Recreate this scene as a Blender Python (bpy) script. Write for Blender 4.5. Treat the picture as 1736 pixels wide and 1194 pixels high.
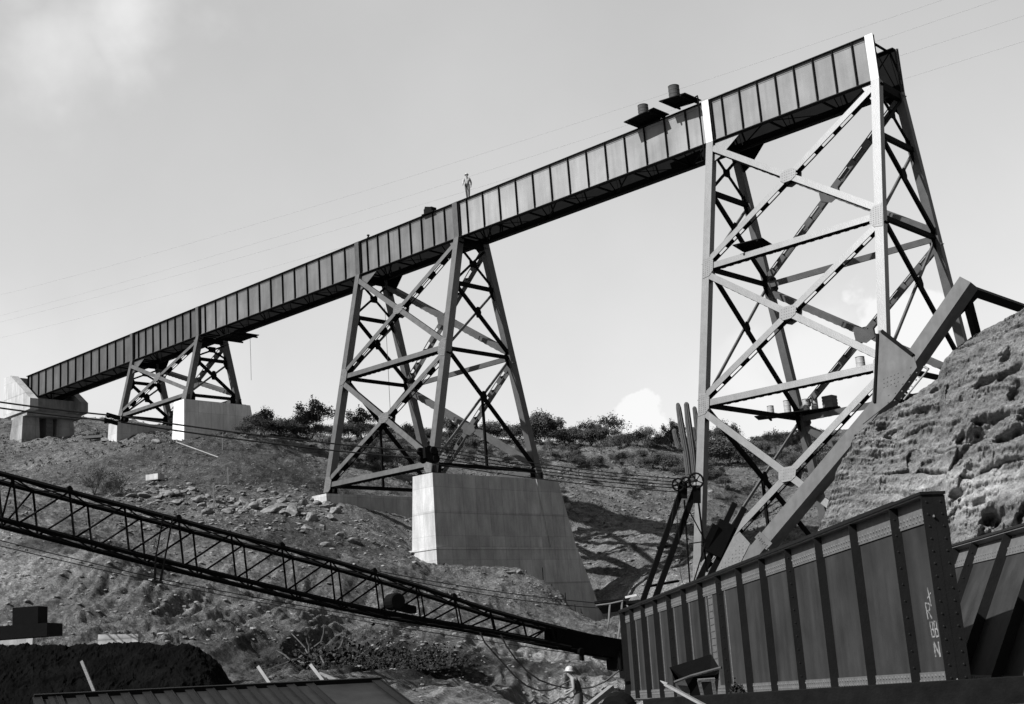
import bpy, bmesh, math, random
import numpy as np
from mathutils import Vector, Matrix
for o in list(bpy.data.objects): bpy.data.objects.remove(o, do_unlink=True)
SC = bpy.context.scene
COL = SC.collection
R_ = math.radians
# ------------------------------------------------------------------ camera
PX, PY, FPX = 868.0, 597.0, 2144.19
CAM = np.array([37.74227, -60.9041, -30.09079])
YAW, PIT, ROL = 2.31332, 0.22494, -0.07443
cF = np.array([math.cos(PIT)*math.cos(YAW), math.cos(PIT)*math.sin(YAW), math.sin(PIT)])
_r = np.cross(cF, [0, 0, 1.]); _r /= np.linalg.norm(_r); _u = np.cross(_r, cF)
cR = _r*math.cos(ROL)+_u*math.sin(ROL); cU = -_r*math.sin(ROL)+_u*math.cos(ROL)
cd = bpy.data.cameras.new('camera'); cam = bpy.data.objects.new('camera', cd); COL.objects.link(cam)
cam.matrix_world = Matrix(((cR[0], cU[0], -cF[0], CAM[0]), (cR[1], cU[1], -cF[1], CAM[1]), (cR[2], cU[2], -cF[2], CAM[2]), (0, 0, 0, 1)))
cd.sensor_width = 36; cd.lens = 36*FPX/1736; cd.clip_start = .1; cd.clip_end = 6000
SC.camera = cam
# ------------------------------------------------------------------ light
SUN_EL = 42.0
SUN_AZ = 257.0            # direction the sun stands in, degrees counter-clockwise from +x
sv = Vector((math.cos(R_(SUN_EL))*math.cos(R_(SUN_AZ)), math.cos(R_(SUN_EL))*math.sin(R_(SUN_AZ)), math.sin(R_(SUN_EL))))
sl = bpy.data.lights.new('sun', 'SUN'); sl.energy = 5.0; sl.angle = R_(.5); sl.color = (1, 1, 1)
so = bpy.data.objects.new('sun', sl); COL.objects.link(so); so.rotation_euler = sv.to_track_quat('Z', 'Y').to_euler(); so.location = (0, -60, 80)
SC.view_settings.view_transform = 'Standard'; SC.view_settings.look = 'None'; SC.view_settings.gamma = 1
SC.view_settings.use_curve_mapping = False
SC.view_settings.exposure = 0.5
W_ = bpy.data.worlds.new('World'); SC.world = W_; W_.use_nodes = True
wn, wl = W_.node_tree.nodes, W_.node_tree.links; wn.clear()
def wdir(px, py):
    v = cF+cR*(px-PX)/FPX-cU*(py-PY)/FPX
    return v/np.linalg.norm(v)
VEIL = 10.0
def world():
    out = wn.new('ShaderNodeOutputWorld'); bg = wn.new('ShaderNodeBackground'); bg.inputs[1].default_value = .05
    sky = wn.new('ShaderNodeTexSky'); sky.sky_type = 'NISHITA'; sky.sun_disc = False
    sky.sun_elevation = R_(SUN_EL); sky.sun_rotation = R_(90-SUN_AZ); sky.air_density = 1.0; sky.dust_density = 2.0; sky.altitude = 300
    bw = wn.new('ShaderNodeRGBToBW'); wl.new(sky.outputs[0], bw.inputs[0])
    geo = wn.new('ShaderNodeTexCoord')
    nz = wn.new('ShaderNodeTexNoise'); nz.inputs['Scale'].default_value = 5.5; nz.inputs['Detail'].default_value = 8; nz.inputs['Roughness'].default_value = .55
    wl.new(geo.outputs['Generated'], nz.inputs['Vector'])
    def M(op, a, b=None, c=None):
        n = wn.new('ShaderNodeMath'); n.operation = op
        for i, v in enumerate((a, b, c)):
            if v is None: continue
            if isinstance(v, (int, float)): n.inputs[i].default_value = v
            else: wl.new(v, n.inputs[i])
        return n.outputs[0]
    def blob(px, py, rad, soft, amp, dz):
        # a cumulus standing in one direction of the sky: distance from its middle, broken up by noise
        d = wdir(px, py)
        vm = wn.new('ShaderNodeVectorMath'); vm.operation = 'SUBTRACT'; wl.new(geo.outputs['Generated'], vm.inputs[0]); vm.inputs[1].default_value = tuple(d)
        sc = wn.new('ShaderNodeVectorMath'); sc.operation = 'MULTIPLY'; wl.new(vm.outputs[0], sc.inputs[0]); sc.inputs[1].default_value = (1, 1, dz)
        ln = wn.new('ShaderNodeVectorMath'); ln.operation = 'LENGTH'; wl.new(sc.outputs[0], ln.inputs[0])
        nn = wn.new('ShaderNodeTexNoise'); nn.inputs['Scale'].default_value = 1.0/rad; nn.inputs['Detail'].default_value = 7; nn.inputs['Roughness'].default_value = .5
        wl.new(geo.outputs['Generated'], nn.inputs['Vector'])
        k = M('MULTIPLY_ADD', nn.outputs[0], rad*2.6, M('MULTIPLY_ADD', ln.outputs['Value'], -1.0, rad*-.35))
        mr = wn.new('ShaderNodeMapRange'); mr.interpolation_type = 'SMOOTHSTEP'; wl.new(k, mr.inputs['Value'])
        mr.inputs['From Min'].default_value = 0; mr.inputs['From Max'].default_value = soft
        return M('MULTIPLY', mr.outputs[0], amp)
    tot = None
    for b in ((1084, 716, .025, .005, .75, 1.0), (1130, 748, .022, .008, .6, 1.0), (1172, 720, .014, .008, .4, 1.0), (1240, 650, .05, .04, .4, 1.2), (1400, 610, .065, .05, .5, 1.3), (1545, 575, .050, .012, .75, 1.0),
              (215, 12, .085, .12, .65, 1.2), (90, 70, .10, .12, .5, 1.4), (1460, 720, .07, .04, .5, 1.5), (60, 640, .16, .2, .35, 1.5)):
        q = blob(*b); tot = q if tot is None else M('MAXIMUM', tot, q)
    # added low bright veil, full only along the view, dimmed elsewhere to keep shade dark
    sx = wn.new('ShaderNodeSeparateXYZ'); wl.new(geo.outputs['Generated'], sx.inputs[0])
    el = wn.new('ShaderNodeMapRange'); wl.new(sx.outputs['Z'], el.inputs['Value']); el.inputs['From Min'].default_value = 0.0; el.inputs['From Max'].default_value = 1.6; el.inputs['To Min'].default_value = .88; el.inputs['To Max'].default_value = 0.0
    dt = wn.new('ShaderNodeVectorMath'); dt.operation = 'DOT_PRODUCT'; wl.new(geo.outputs['Generated'], dt.inputs[0]); dt.inputs[1].default_value = (cF[0], cF[1], 0)
    az = wn.new('ShaderNodeMapRange'); wl.new(dt.outputs['Value'], az.inputs['Value']); az.inputs['From Min'].default_value = .0; az.inputs['From Max'].default_value = .85; az.inputs['To Min'].default_value = .12; az.inputs['To Max'].default_value = 1.0
    veil = M('MULTIPLY', M('MULTIPLY', el.outputs[0], az.outputs[0]), VEIL)
    n2 = wn.new('ShaderNodeTexNoise'); n2.inputs['Scale'].default_value = 2.6; n2.inputs['Detail'].default_value = 4; wl.new(geo.outputs['Generated'], n2.inputs['Vector'])
    base = M('MULTIPLY', M('ADD', bw.outputs[0], veil), M('MULTIPLY_ADD', nz.outputs[0], .16, M('MULTIPLY_ADD', n2.outputs[0], .22, .83)))
    mx = wn.new('ShaderNodeMix'); mx.data_type = 'FLOAT'; wl.new(tot, mx.inputs[0]); wl.new(base, mx.inputs[2]); mx.inputs[3].default_value = 14.0
    wl.new(mx.outputs[0], bg.inputs[0]); wl.new(bg.outputs[0], out.inputs[0])
world()
# ------------------------------------------------------------------ helpers
def V(a): return Vector((float(a[0]), float(a[1]), float(a[2])))
def W(px, py, dep): return V(CAM+(cF+cR*(px-PX)/FPX-cU*(py-PY)/FPX)*dep)
def proj(P):
    d = np.array(P)-CAM; w = d@cF
    return PX+FPX*(d@cR)/w, PY-FPX*(d@cU)/w, w
def onplane(px, py, ax, val):
    r = cF+cR*(px-PX)/FPX-cU*(py-PY)/FPX
    return V(CAM+r*((val-CAM[ax])/r[ax]))
def mat(name, base, rough=.8, spec=.5, var=.15, scale=6., bump=.0, bscale=30., base2=None, stretch=None, streak=0., dots=None, metal=0.):
    m = bpy.data.materials.new(name); m.use_nodes = True; n, l = m.node_tree.nodes, m.node_tree.links
    p = n['Principled BSDF']; p.inputs['Roughness'].default_value = rough; p.inputs['Specular IOR Level'].default_value = spec; p.inputs['Metallic'].default_value = metal
    tc = n.new('ShaderNodeTexCoord'); src = tc.outputs['Object']
    if stretch:
        mp = n.new('ShaderNodeMapping'); mp.inputs['Scale'].default_value = stretch; l.new(src, mp.inputs['Vector']); src2 = mp.outputs[0]
    else: src2 = src
    nz = n.new('ShaderNodeTexNoise'); nz.inputs['Scale'].default_value = scale; nz.inputs['Detail'].default_value = 6; nz.inputs['Roughness'].default_value = .6
    l.new(src2, nz.inputs['Vector'])
    cr = n.new('ShaderNodeValToRGB'); l.new(nz.outputs[0], cr.inputs[0])
    b2 = base2 if base2 is not None else base*(1+var)
    b1 = base*(1-var)
    cr.color_ramp.elements[0].position = .3; cr.color_ramp.elements[1].position = .7
    cr.color_ramp.elements[0].color = (b1, b1, b1, 1); cr.color_ramp.elements[1].color = (b2, b2, b2, 1)
    colout = cr.outputs[0]
    if streak:
        mp = n.new('ShaderNodeMapping'); mp.inputs['Scale'].default_value = (3.5, 3.5, .25); l.new(src, mp.inputs['Vector'])
        z2 = n.new('ShaderNodeTexNoise'); z2.inputs['Scale'].default_value = 1.; z2.inputs['Detail'].default_value = 5; l.new(mp.outputs[0], z2.inputs['Vector'])
        mr = n.new('ShaderNodeMapRange'); mr.inputs['From Min'].default_value = .35; mr.inputs['From Max'].default_value = .65
        mr.inputs['To Min'].default_value = 1-streak; mr.inputs['To Max'].default_value = 1; l.new(z2.outputs[0], mr.inputs['Value'])
        mm = n.new('ShaderNodeVectorMath'); mm.operation = 'SCALE'; l.new(colout, mm.inputs[0]); l.new(mr.outputs[0], mm.inputs['Scale']); colout = mm.outputs[0]
    l.new(colout, p.inputs['Base Color'])
    if bump:
        bz = n.new('ShaderNodeTexNoise'); bz.inputs['Scale'].default_value = bscale; bz.inputs['Detail'].default_value = 5; l.new(src, bz.inputs['Vector'])
        bp = n.new('ShaderNodeBump'); bp.inputs['Strength'].default_value = bump; bp.inputs['Distance'].default_value = .05
        l.new(bz.outputs[0], bp.inputs['Height']); l.new(bp.outputs[0], p.inputs['Normal'])
    return m
class MB:
    def __init__(s): s.v = []; s.f = []
    def add(s, vs, fs):
        o = len(s.v); s.v += [tuple(map(float, q)) for q in vs]; s.f += [tuple(i+o for i in f) for f in fs]; return s
    def box(s, c, ex, ey, ez):      # centre and three half-edge vectors
        c, ex, ey, ez = V(c), V(ex), V(ey), V(ez)
        vs = [c+ex*a+ey*b+ez*d for a in (-1, 1) for b in (-1, 1) for d in (-1, 1)]
        fs = [(0, 1, 3, 2), (4, 6, 7, 5), (0, 4, 5, 1), (2, 3, 7, 6), (0, 2, 6, 4), (1, 5, 7, 3)]
        if ex.cross(ey).dot(ez) < 0: fs = [f[::-1] for f in fs]
        return s.add(vs, fs)
    def aab(s, x0, x1, y0, y1, z0, z1): return s.box(((x0+x1)/2, (y0+y1)/2, (z0+z1)/2), ((x1-x0)/2, 0, 0), (0, (y1-y0)/2, 0), (0, 0, (z1-z0)/2))
    def beam(s, P, Q, w, t, n):     # w: width in the plane with normal n, t: thickness along n
        P, Q, n = V(P), V(Q), V(n).normalized(); d = (Q-P); L = d.length; d.normalize(); n = (n-d*n.dot(d)).normalized(); u = n.cross(d)
        return s.box((P+Q)/2, d*L/2, u*w/2, n*t/2)
    def tube(s, pts, r, k=6, r2=None, cap=True):
        pts = [V(p) for p in pts]; N = len(pts); rings = []
        ref = Vector((0, 0, 1))
        for i, p in enumerate(pts):
            d = (pts[min(i+1, N-1)]-pts[max(i-1, 0)]).normalized()
            if abs(d.z) > .95: ref = Vector((1, 0, 0))
            else: ref = Vector((0, 0, 1))
            a = d.cross(ref).normalized(); b = d.cross(a)
            rr = r if r2 is None else r+(r2-r)*i/(N-1)
            if isinstance(r, (list, tuple)): rr = r[i]
            rings.append([p+a*math.cos(2*math.pi*j/k)*rr+b*math.sin(2*math.pi*j/k)*rr for j in range(k)])
        o = [q for r_ in rings for q in r_]; fs = []
        for i in range(N-1):
            for j in range(k):
                fs.append((i*k+j, i*k+(j+1) % k, (i+1)*k+(j+1) % k, (i+1)*k+j))
        if cap: fs += [tuple(range(k))[::-1], tuple((N-1)*k+j for j in range(k))]
        return s.add(o, fs)
    def plate(s, poly, n, t):       # polygon extruded by t along n
        n = V(n).normalized(); P = [V(p) for p in poly]; k = len(P)
        vs = [p-n*t/2 for p in P]+[p+n*t/2 for p in P]
        fs = [tuple(range(k))[::-1], tuple(range(k, 2*k))]+[(i, (i+1) % k, k+(i+1) % k, k+i) for i in range(k)]
        return s.add(vs, fs)
    def frustum(s, b, t):           # four bottom, four top corners (ccw)
        return s.add(list(b)+list(t), [(3, 2, 1, 0), (4, 5, 6, 7)]+[(i, (i+1) % 4, 4+(i+1) % 4, 4+i) for i in range(4)])
    def lathe(s, base, prof, k=16, axis=(0, 0, 1)):
        base = V(base); ax = V(axis).normalized(); a = ax.orthogonal().normalized(); b = ax.cross(a); o = []; fs = []
        for (r, z) in prof: o += [base+ax*z+a*math.cos(2*math.pi*j/k)*r+b*math.sin(2*math.pi*j/k)*r for j in range(k)]
        for i in range(len(prof)-1):
            for j in range(k): fs.append((i*k+j, i*k+(j+1) % k, (i+1)*k+(j+1) % k, (i+1)*k+j))
        fs += [tuple(range(k))[::-1], tuple((len(prof)-1)*k+j for j in range(k))]
        return s.add(o, fs)
    def dome(s, c, n, r, k=6):      # rivet head
        c, n = V(c), V(n).normalized(); a = n.orthogonal().normalized(); b = n.cross(a)
        o = [c+a*math.cos(2*math.pi*j/k)*r+b*math.sin(2*math.pi*j/k)*r for j in range(k)]
        o += [c+n*r*.55+a*math.cos(2*math.pi*j/k)*r*.6+b*math.sin(2*math.pi*j/k)*r*.6 for j in range(k)]
        return s.add(o, [(j, (j+1) % k, k+(j+1) % k, k+j) for j in range(k)]+[tuple(range(k, 2*k))])
    def build(s, name, m, parent=None, smooth=False, fix=True, loc=None):
        me = bpy.data.meshes.new(name)
        vs = s.v
        if loc is None: loc = parent.matrix_world.translation.copy() if parent else Vector((0, 0, 0))
        loc = V(loc)
        vs = [(a-loc.x, b-loc.y, c-loc.z) for a, b, c in s.v]
        me.from_pydata(vs, [], s.f); me.update()
        if fix:
            bm = bmesh.new(); bm.from_mesh(me); bmesh.ops.recalc_face_normals(bm, faces=bm.faces); bm.to_mesh(me); bm.free()
        for mm in (m if isinstance(m, (list, tuple)) else [m]): me.materials.append(mm)
        if smooth:
            for p in me.polygons: p.use_smooth = True
        o = bpy.data.objects.new(name, me); COL.objects.link(o)
        if parent:
            o.parent = parent; o.location = loc-parent.matrix_world.translation
        else: o.location = loc
        o.matrix_world = Matrix.Translation(loc)
        return o
def tag(o, label=None, cat=None, group=None, kind=None):
    if label: o['label'] = label
    if cat: o['category'] = cat
    if group: o['group'] = group
    if kind: o['kind'] = kind
    return o
def empty(name, loc, label, cat, group=None):
    o = bpy.data.objects.new(name, None); COL.objects.link(o); o.location = loc; o.empty_display_size = .3
    o.matrix_world = Matrix.Translation(V(loc)); return tag(o, label, cat, group)
def copy_tree(o, loc=None, rotz=None, scale=None, parent=None):
    c = o.copy(); COL.objects.link(c); c.parent = parent
    if loc is not None: c.location = loc
    if rotz is not None: c.rotation_euler = (0, 0, rotz)
    if scale is not None: c.scale = scale if isinstance(scale, (tuple, list)) else (scale,)*3
    for ch in [q for q in COL.objects if q.parent == o]: copy_tree(ch, parent=c)
    return c
# ---- numpy noise
_rs = np.random.RandomState(7); _perm = _rs.permutation(512).astype(np.int64); _g = _rs.normal(size=(512, 3)); _g /= np.linalg.norm(_g, axis=1)[:, None]
def pn(x, y, z):
    x, y, z = np.broadcast_arrays(np.asarray(x, float), np.asarray(y, float), np.asarray(z, float))
    xi, yi, zi = np.floor(x).astype(np.int64), np.floor(y).astype(np.int64), np.floor(z).astype(np.int64)
    fx, fy, fz = x-xi, y-yi, z-zi
    s = lambda t: t*t*t*(t*(t*6-15)+10)
    u, v, w = s(fx), s(fy), s(fz); out = 0
    for a in (0, 1):
        for b in (0, 1):
            for c in (0, 1):
                h = _perm[(_perm[(_perm[(xi+a) & 511]+yi+b) & 511]+zi+c) & 511]
                g = _g[h]; d = g[..., 0]*(fx-a)+g[..., 1]*(fy-b)+g[..., 2]*(fz-c)
                out = out+d*(u if a else 1-u)*(v if b else 1-v)*(w if c else 1-w)
    return out*1.6
def fbm(x, y, z, o=4, rg=False, gain=.5):
    t, a, f = 0, 1., 1.
    for i in range(o):
        n = pn(x*f+17.3*i, y*f-5.1*i, z*f+3.7*i)
        if rg: n = 1-2*np.abs(n)
        t = t+a*n; a *= gain; f *= 2.03
    return t
# ------------------------------------------------------------------ materials
M = {}
M['ground'] = None
M['steel_big'] = mat('steel paint light', .060, .42, 1.0, .35, 2.4, .06, 16, streak=.30)
M['steel_mid'] = mat('steel paint grey', .052, .41, 1.0, .35, 2.4, .06, 16, streak=.30)
M['steel_low'] = mat('steel paint dull', .055, .43, 1.0, .35, 2.4, .06, 16, streak=.30)
M['panel_a'] = mat('girder web primer dull', .080, .6, .35, .28, .5, .05, 14, streak=.25)
M['panel_b'] = mat('girder web primer grey', .13, .6, .4, .28, .5, .05, 14, streak=.25)
M['panel_c'] = mat('girder web primer pale', .24, .6, .5, .30, .28, .05, 14, streak=.2)
M['panel_d'] = mat('girder web primer mid', .18, .6, .45, .22, .5, .05, 14, streak=.2)
M['white_paint'] = mat('white painted plate', .62, .6, .4, .06, 3., streak=.08)
M['dark_shade_steel'] = mat('dark shade steel', .004, .7, .05, .25, 3., .1, 15)  # near-black: shade under and between the girders put into the colour
M['edge_steel'] = mat('dark flange steel', .010, .7, .1, .25, 3.)
M['black'] = mat('black greased iron', .004, .75, .08, .2, 4., .1, 20)
M['rope'] = mat('wire rope', .018, .6, .3, .1, 5.)
M['wire'] = mat('line wire', .42, .6, .3, .1, 5.)
M['red_primer'] = mat('shop primer web', .034, .62, .2, .30, 1.1, .10, 5, streak=.38)
M['red_dark'] = mat('shop primer angles', .010, .6, .15, .2, 3., .1, 25)
M['rivet_strip'] = mat('riveted flange angle', .10, .55, .35, .2, 8.)
def concrete(name, base, lo):
    m = bpy.data.materials.new(name); m.use_nodes = True; n, l = m.node_tree.nodes, m.node_tree.links; p = n['Principled BSDF']
    p.inputs['Roughness'].default_value = .92; p.inputs['Specular IOR Level'].default_value = .15
    tc = n.new('ShaderNodeTexCoord'); sp = n.new('ShaderNodeSeparateXYZ'); l.new(tc.outputs['Object'], sp.inputs[0])
    def mth(op, a, b=None):
        q = n.new('ShaderNodeMath'); q.operation = op
        for i, v in enumerate((a, b)):
            if v is None: continue
            if isinstance(v, (int, float)): q.inputs[i].default_value = v
            else: l.new(v, q.inputs[i])
        return q.outputs[0]
    def nz(s_, st=(1, 1, 1), d=6, r=.65):
        mp = n.new('ShaderNodeMapping'); mp.inputs['Scale'].default_value = st; l.new(tc.outputs['Object'], mp.inputs['Vector']); q = n.new('ShaderNodeTexNoise'); q.inputs['Scale'].default_value = s_; q.inputs['Detail'].default_value = d; q.inputs['Roughness'].default_value = r; l.new(mp.outputs[0], q.inputs['Vector']); return q.outputs[0]
    def ramp(src, a, b, ca, cb):
        q = n.new('ShaderNodeMapRange'); q.inputs['From Min'].default_value = a; q.inputs['From Max'].default_value = b; q.inputs['To Min'].default_value = ca; q.inputs['To Max'].default_value = cb; l.new(src, q.inputs['Value']); return q.outputs[0]
    hcoord = mth('ADD', sp.outputs['X'], sp.outputs['Y'])
    def boards(step, vstep, ctr):
        fb = mth('DIVIDE', hcoord, step); ix = mth('FLOOR', fb); fz = mth('DIVIDE', sp.outputs['Z'], vstep); iz = mth('FLOOR', fz)
        wn_ = n.new('ShaderNodeTexWhiteNoise'); wn_.noise_dimensions = '2D'; cb = n.new('ShaderNodeCombineXYZ'); l.new(ix, cb.inputs[0]); l.new(iz, cb.inputs[1]); l.new(cb.outputs[0], wn_.inputs['Vector'])
        tone = ramp(wn_.outputs['Value'], 0, 1, 1-ctr, 1)
        e1 = ramp(mth('ABSOLUTE', mth('SUBTRACT', mth('FRACT', fb), .5)), .475, .5, 1, .72); e2 = ramp(mth('ABSOLUTE', mth('SUBTRACT', mth('FRACT', fz), .5)), .485, .5, 1, .70)
        return mth('MULTIPLY', tone, mth('MULTIPLY', e1, e2))
    c = mth('MULTIPLY', boards(1.22, 1.55, .20), boards(.305, 4.6, .10))
    c = mth('MULTIPLY', c, ramp(nz(.55, (1, 1, .5)), .32, .66, lo, 1.0)); c = mth('MULTIPLY', c, ramp(nz(2.6, (1, 1, .22)), .35, .65, .80, 1.04)); c = mth('MULTIPLY', c, ramp(nz(14), .3, .7, .88, 1.06)); c = mth('MULTIPLY', c, base)
    cc = n.new('ShaderNodeCombineColor'); [l.new(c, cc.inputs[i]) for i in range(3)]; l.new(cc.outputs[0], p.inputs['Base Color'])
    bp = n.new('ShaderNodeBump'); bp.inputs['Strength'].default_value = .25; bp.inputs['Distance'].default_value = .03; l.new(mth('ADD', nz(7), boards(.305, 4.6, .3)), bp.inputs['Height']); l.new(bp.outputs[0], p.inputs['Normal'])
    return m
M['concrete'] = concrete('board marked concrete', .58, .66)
M['bright_concrete'] = concrete('brighter concrete', .85, .8)  # lighter base and fainter stains than the other piers
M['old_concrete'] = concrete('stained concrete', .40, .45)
M['wood'] = mat('weathered timber', .12, .85, .2, .3, 5., .2, 30, stretch=(1, 1, 8))
M['wood_pale'] = mat('pale new timber', .20, .8, .2, .2, 5., .2, 30)
M['wood_dark'] = mat('tarred timber', .008, .9, .05, .3, 5., .2, 30)
M['tin'] = mat('zinc drum', .30, .45, .6, .2, 6.)
M['rust'] = mat('rusty iron', .05, .8, .3, .3, 8., .2, 30)
M['rock'] = mat('broken rock', .17, .95, .1, .5, 2.2, .7, 7)
M['leaf'] = mat('desert leaf', .060, .9, .1, .45, 1.2)
M['leaf2'] = mat('grey green leaf', .10, .9, .1, .4, 1.2)
M['twig'] = mat('twig bark', .07, .9, .1, .3, 5.)
M['cactus'] = mat('saguaro skin', .075, .85, .2, .2, 4.)
M['skin'] = mat('skin', .22, .6, .4, .05, 5.)
M['shirt'] = mat('pale shirt', .38, .9, .1, .1, 9.)
M['vest'] = mat('dark work vest', .05, .9, .1, .2, 9.)
M['trousers'] = mat('work trousers', .09, .9, .1, .2, 9.)
M['boots'] = mat('work boots', .03, .7, .3, .1, 9.)
M['helmet'] = mat('aluminium hard hat', .38, .35, .6, .05, 9.)
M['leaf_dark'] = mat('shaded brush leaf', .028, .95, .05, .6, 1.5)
M['sheet_dark'] = mat('dark sheet steel', .022, .6, .2, .4, 1.2, .1, 5, streak=.3)
M['chalk'] = mat('chalk marks', .16, .95, .1, .8, 16.)
# ------------------------------------------------------------------ bridge geometry
A_, B_, H_ = 1.251, .23295, 2.6
XR3, XL3, XR2, XL2, XR1, XL1, XAB = 10.561, 0., -21.209, -31.851, -53.339, -64.153, -82.753
def gz(x): return -.00191*x
# ------------------------------------------------------------------ terrain
TP = []
def tp(px, py, dep): q = W(px, py, dep); TP.append((q.x, q.y, q.z))
for a in ((0, 715, 165), (130, 713, 165), (200, 716, 160), (300, 725, 160), (450, 738, 150), (600, 742, 155), (760, 745, 160), (900, 748, 165), (1050, 748, 165), (1150, 750, 165), (1300, 765, 160), (1400, 775, 150),
          (0, 752, 133), (50, 745, 131), (110, 738, 132), (20, 800, 108), (10, 850, 86), (150, 742, 119), (195, 736, 114), (240, 738, 112), (290, 734, 106.6), (350, 735, 108), (430, 737, 109), (370, 738, 105),
          (250, 790, 99), (230, 815, 90), (120, 800, 100), (100, 850, 82), (180, 850, 82), (250, 860, 80), (300, 790, 97), (400, 790, 97), (470, 800, 98), (520, 790, 108), (540, 760, 122), (480, 742, 132), (500, 752, 122), (560, 800, 104),
          (330, 822, 89), (420, 838, 87), (500, 845, 87), (545, 860, 87), (560, 863, 86.9), (640, 876, 88), (704, 890, 90), (600, 890, 83), (660, 920, 80), (700, 938, 79.5), (560, 905, 77), (450, 885, 79), (350, 880, 78), (300, 880, 78), (480, 920, 72), (400, 905, 72),
          (600, 845, 96), (660, 830, 103), (620, 790, 118), (690, 790, 122), (640, 765, 138), (700, 840, 104),
          (0, 885, 68), (80, 895, 66), (205, 905, 60), (213, 950, 55.5), (218, 1000, 51.5), (245, 940, 64), (250, 1000, 59), (300, 935, 68), (330, 905, 71), (120, 930, 58), (120, 1030, 49), (400, 930, 66), (520, 955, 66), (600, 965, 66), (680, 975, 68), (640, 950, 72),
          (0, 960, 56), (0, 1030, 49), (0, 1090, 44), (100, 1092, 44), (150, 1000, 51), (230, 1095, 44), (310, 1010, 57), (350, 1100, 45), (420, 1010, 55), (450, 1110, 46), (520, 1120, 45), (560, 1050, 53), (560, 1130, 44),
          (620, 1010, 62), (640, 1060, 52), (700, 1080, 48), (760, 1110, 45), (700, 1150, 38), (780, 1170, 36), (650, 1194, 30), (860, 1194, 33), (972, 1236, 36.3), (1050, 1232, 35.5), (1000, 1290, 30), (900, 1140, 42), (1000, 1150, 42), (850, 1100, 49), (950, 1090, 53), (1020, 1090, 54), (1050, 1120, 46),
          (745, 972, 77.5), (790, 972, 76), (850, 967, 74.5), (900, 975, 74), (940, 995, 73.5), (965, 1030, 73), (990, 1068, 72.5), (740, 1000, 69), (820, 1030, 65), (900, 1060, 63), (760, 1050, 58), (960, 1075, 66),
          (1019, 1069, 87.5), (1005, 1070, 86), (1035, 1068, 86), (1000, 1076, 79), (1022, 1076, 76), (1048, 1062, 82), (978, 1072, 77), (975, 940, 97), (960, 880, 103), (955, 845, 108), (1070, 1010, 88), (1060, 960, 93), (1100, 900, 101), (1130, 970, 88), (1170, 900, 99), (1170, 840, 114), (1050, 850, 115), (1000, 810, 124), (900, 800, 129), (830, 805, 124), (780, 800, 118), (1100, 800, 128), (1180, 810, 124), (1260, 830, 119), (1260, 900, 104), (1300, 870, 110), (1240, 960, 90), (1380, 860, 106), (1380, 940, 88), (1300, 960, 88),
          (1000, 775, 143), (1150, 778, 143), (850, 775, 143), (1280, 790, 140),
          (1180, 985, 64), (1150, 1010, 68), (1240, 1000, 66), (1120, 1060, 60), (1180, 1060, 54), (1300, 1010, 62)): tp(*a)
# ground under and behind the camera, and the land round about
for x, y, z in ((37.7, -60.9, -31.75), (36, -56, -31.75), (32, -52, -31.8), (40, -50, -31.5), (30, -45, -32.1), (34, -40, -31.9), (24, -40, -32.3), (42, -42, -31), (20, -34, -32.5), (28, -30, -32), (18, -28, -32.4), (50, -45, -30), (60, -60, -30), (45, -80, -31), (30, -80, -31), (15, -70, -30.5), (0, -60, -30), (-10, -50, -27),
                (30, -15, -30), (22, -5, -29), (30, 5, -26), (45, -20, -27), (60, -10, -18), (50, 20, -14), (90, 40, -8), (20, 60, -8), (20, 20, -22), (-10, 100, -3), (60, 130, 0), (150, 0, -5), (120, -120, -20), (0, -150, -20), (-60, -60, -12), (-110, -40, -3), (-120, 60, 0), (-160, -20, 4), (-80, 120, -1), (-60, -110, -15), (15, -12, -31)):
    TP.append((x, y, z))
TP = np.array(TP)
def _rbf():
    d = np.linalg.norm(TP[:, None, :2]-TP[None, :, :2], axis=2); n = len(TP)
    A = np.zeros((n+3, n+3)); A[:n, :n] = np.sqrt(d*d+1.0)+np.eye(n)*-.35; A[:n, n] = 1; A[:n, n+1:] = TP[:, :2]; A[n:, :n] = A[:n, n:].T
    return np.linalg.solve(A, np.r_[TP[:, 2], 0, 0, 0])
RW = _rbf()
def Hbase(x, y):
    sh = np.shape(x); x = np.ravel(x).astype(float); y = np.ravel(y).astype(float); o = np.empty(len(x)); n = len(TP)
    for i in range(0, len(x), 40000):
        a, b = x[i:i+40000], y[i:i+40000]
        d = np.sqrt((a[:, None]-TP[None, :, 0])**2+(b[:, None]-TP[None, :, 1])**2+1.0)
        o[i:i+40000] = d@RW[:n]+RW[n]+a*RW[n+1]+b*RW[n+2]
    r = np.hypot(x+20, y-10); k = np.clip((r-150)/120, 0, 1)
    o = o*(1-k)+(-2+0*r)*k
    return o.reshape(sh)
FLAT = ((950, 1120, 46, 5), (960, 1180, 38, 6), (1020, 1150, 40, 5), (850, 1170, 38, 4), (1000, 1190, 34, 5))
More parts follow.
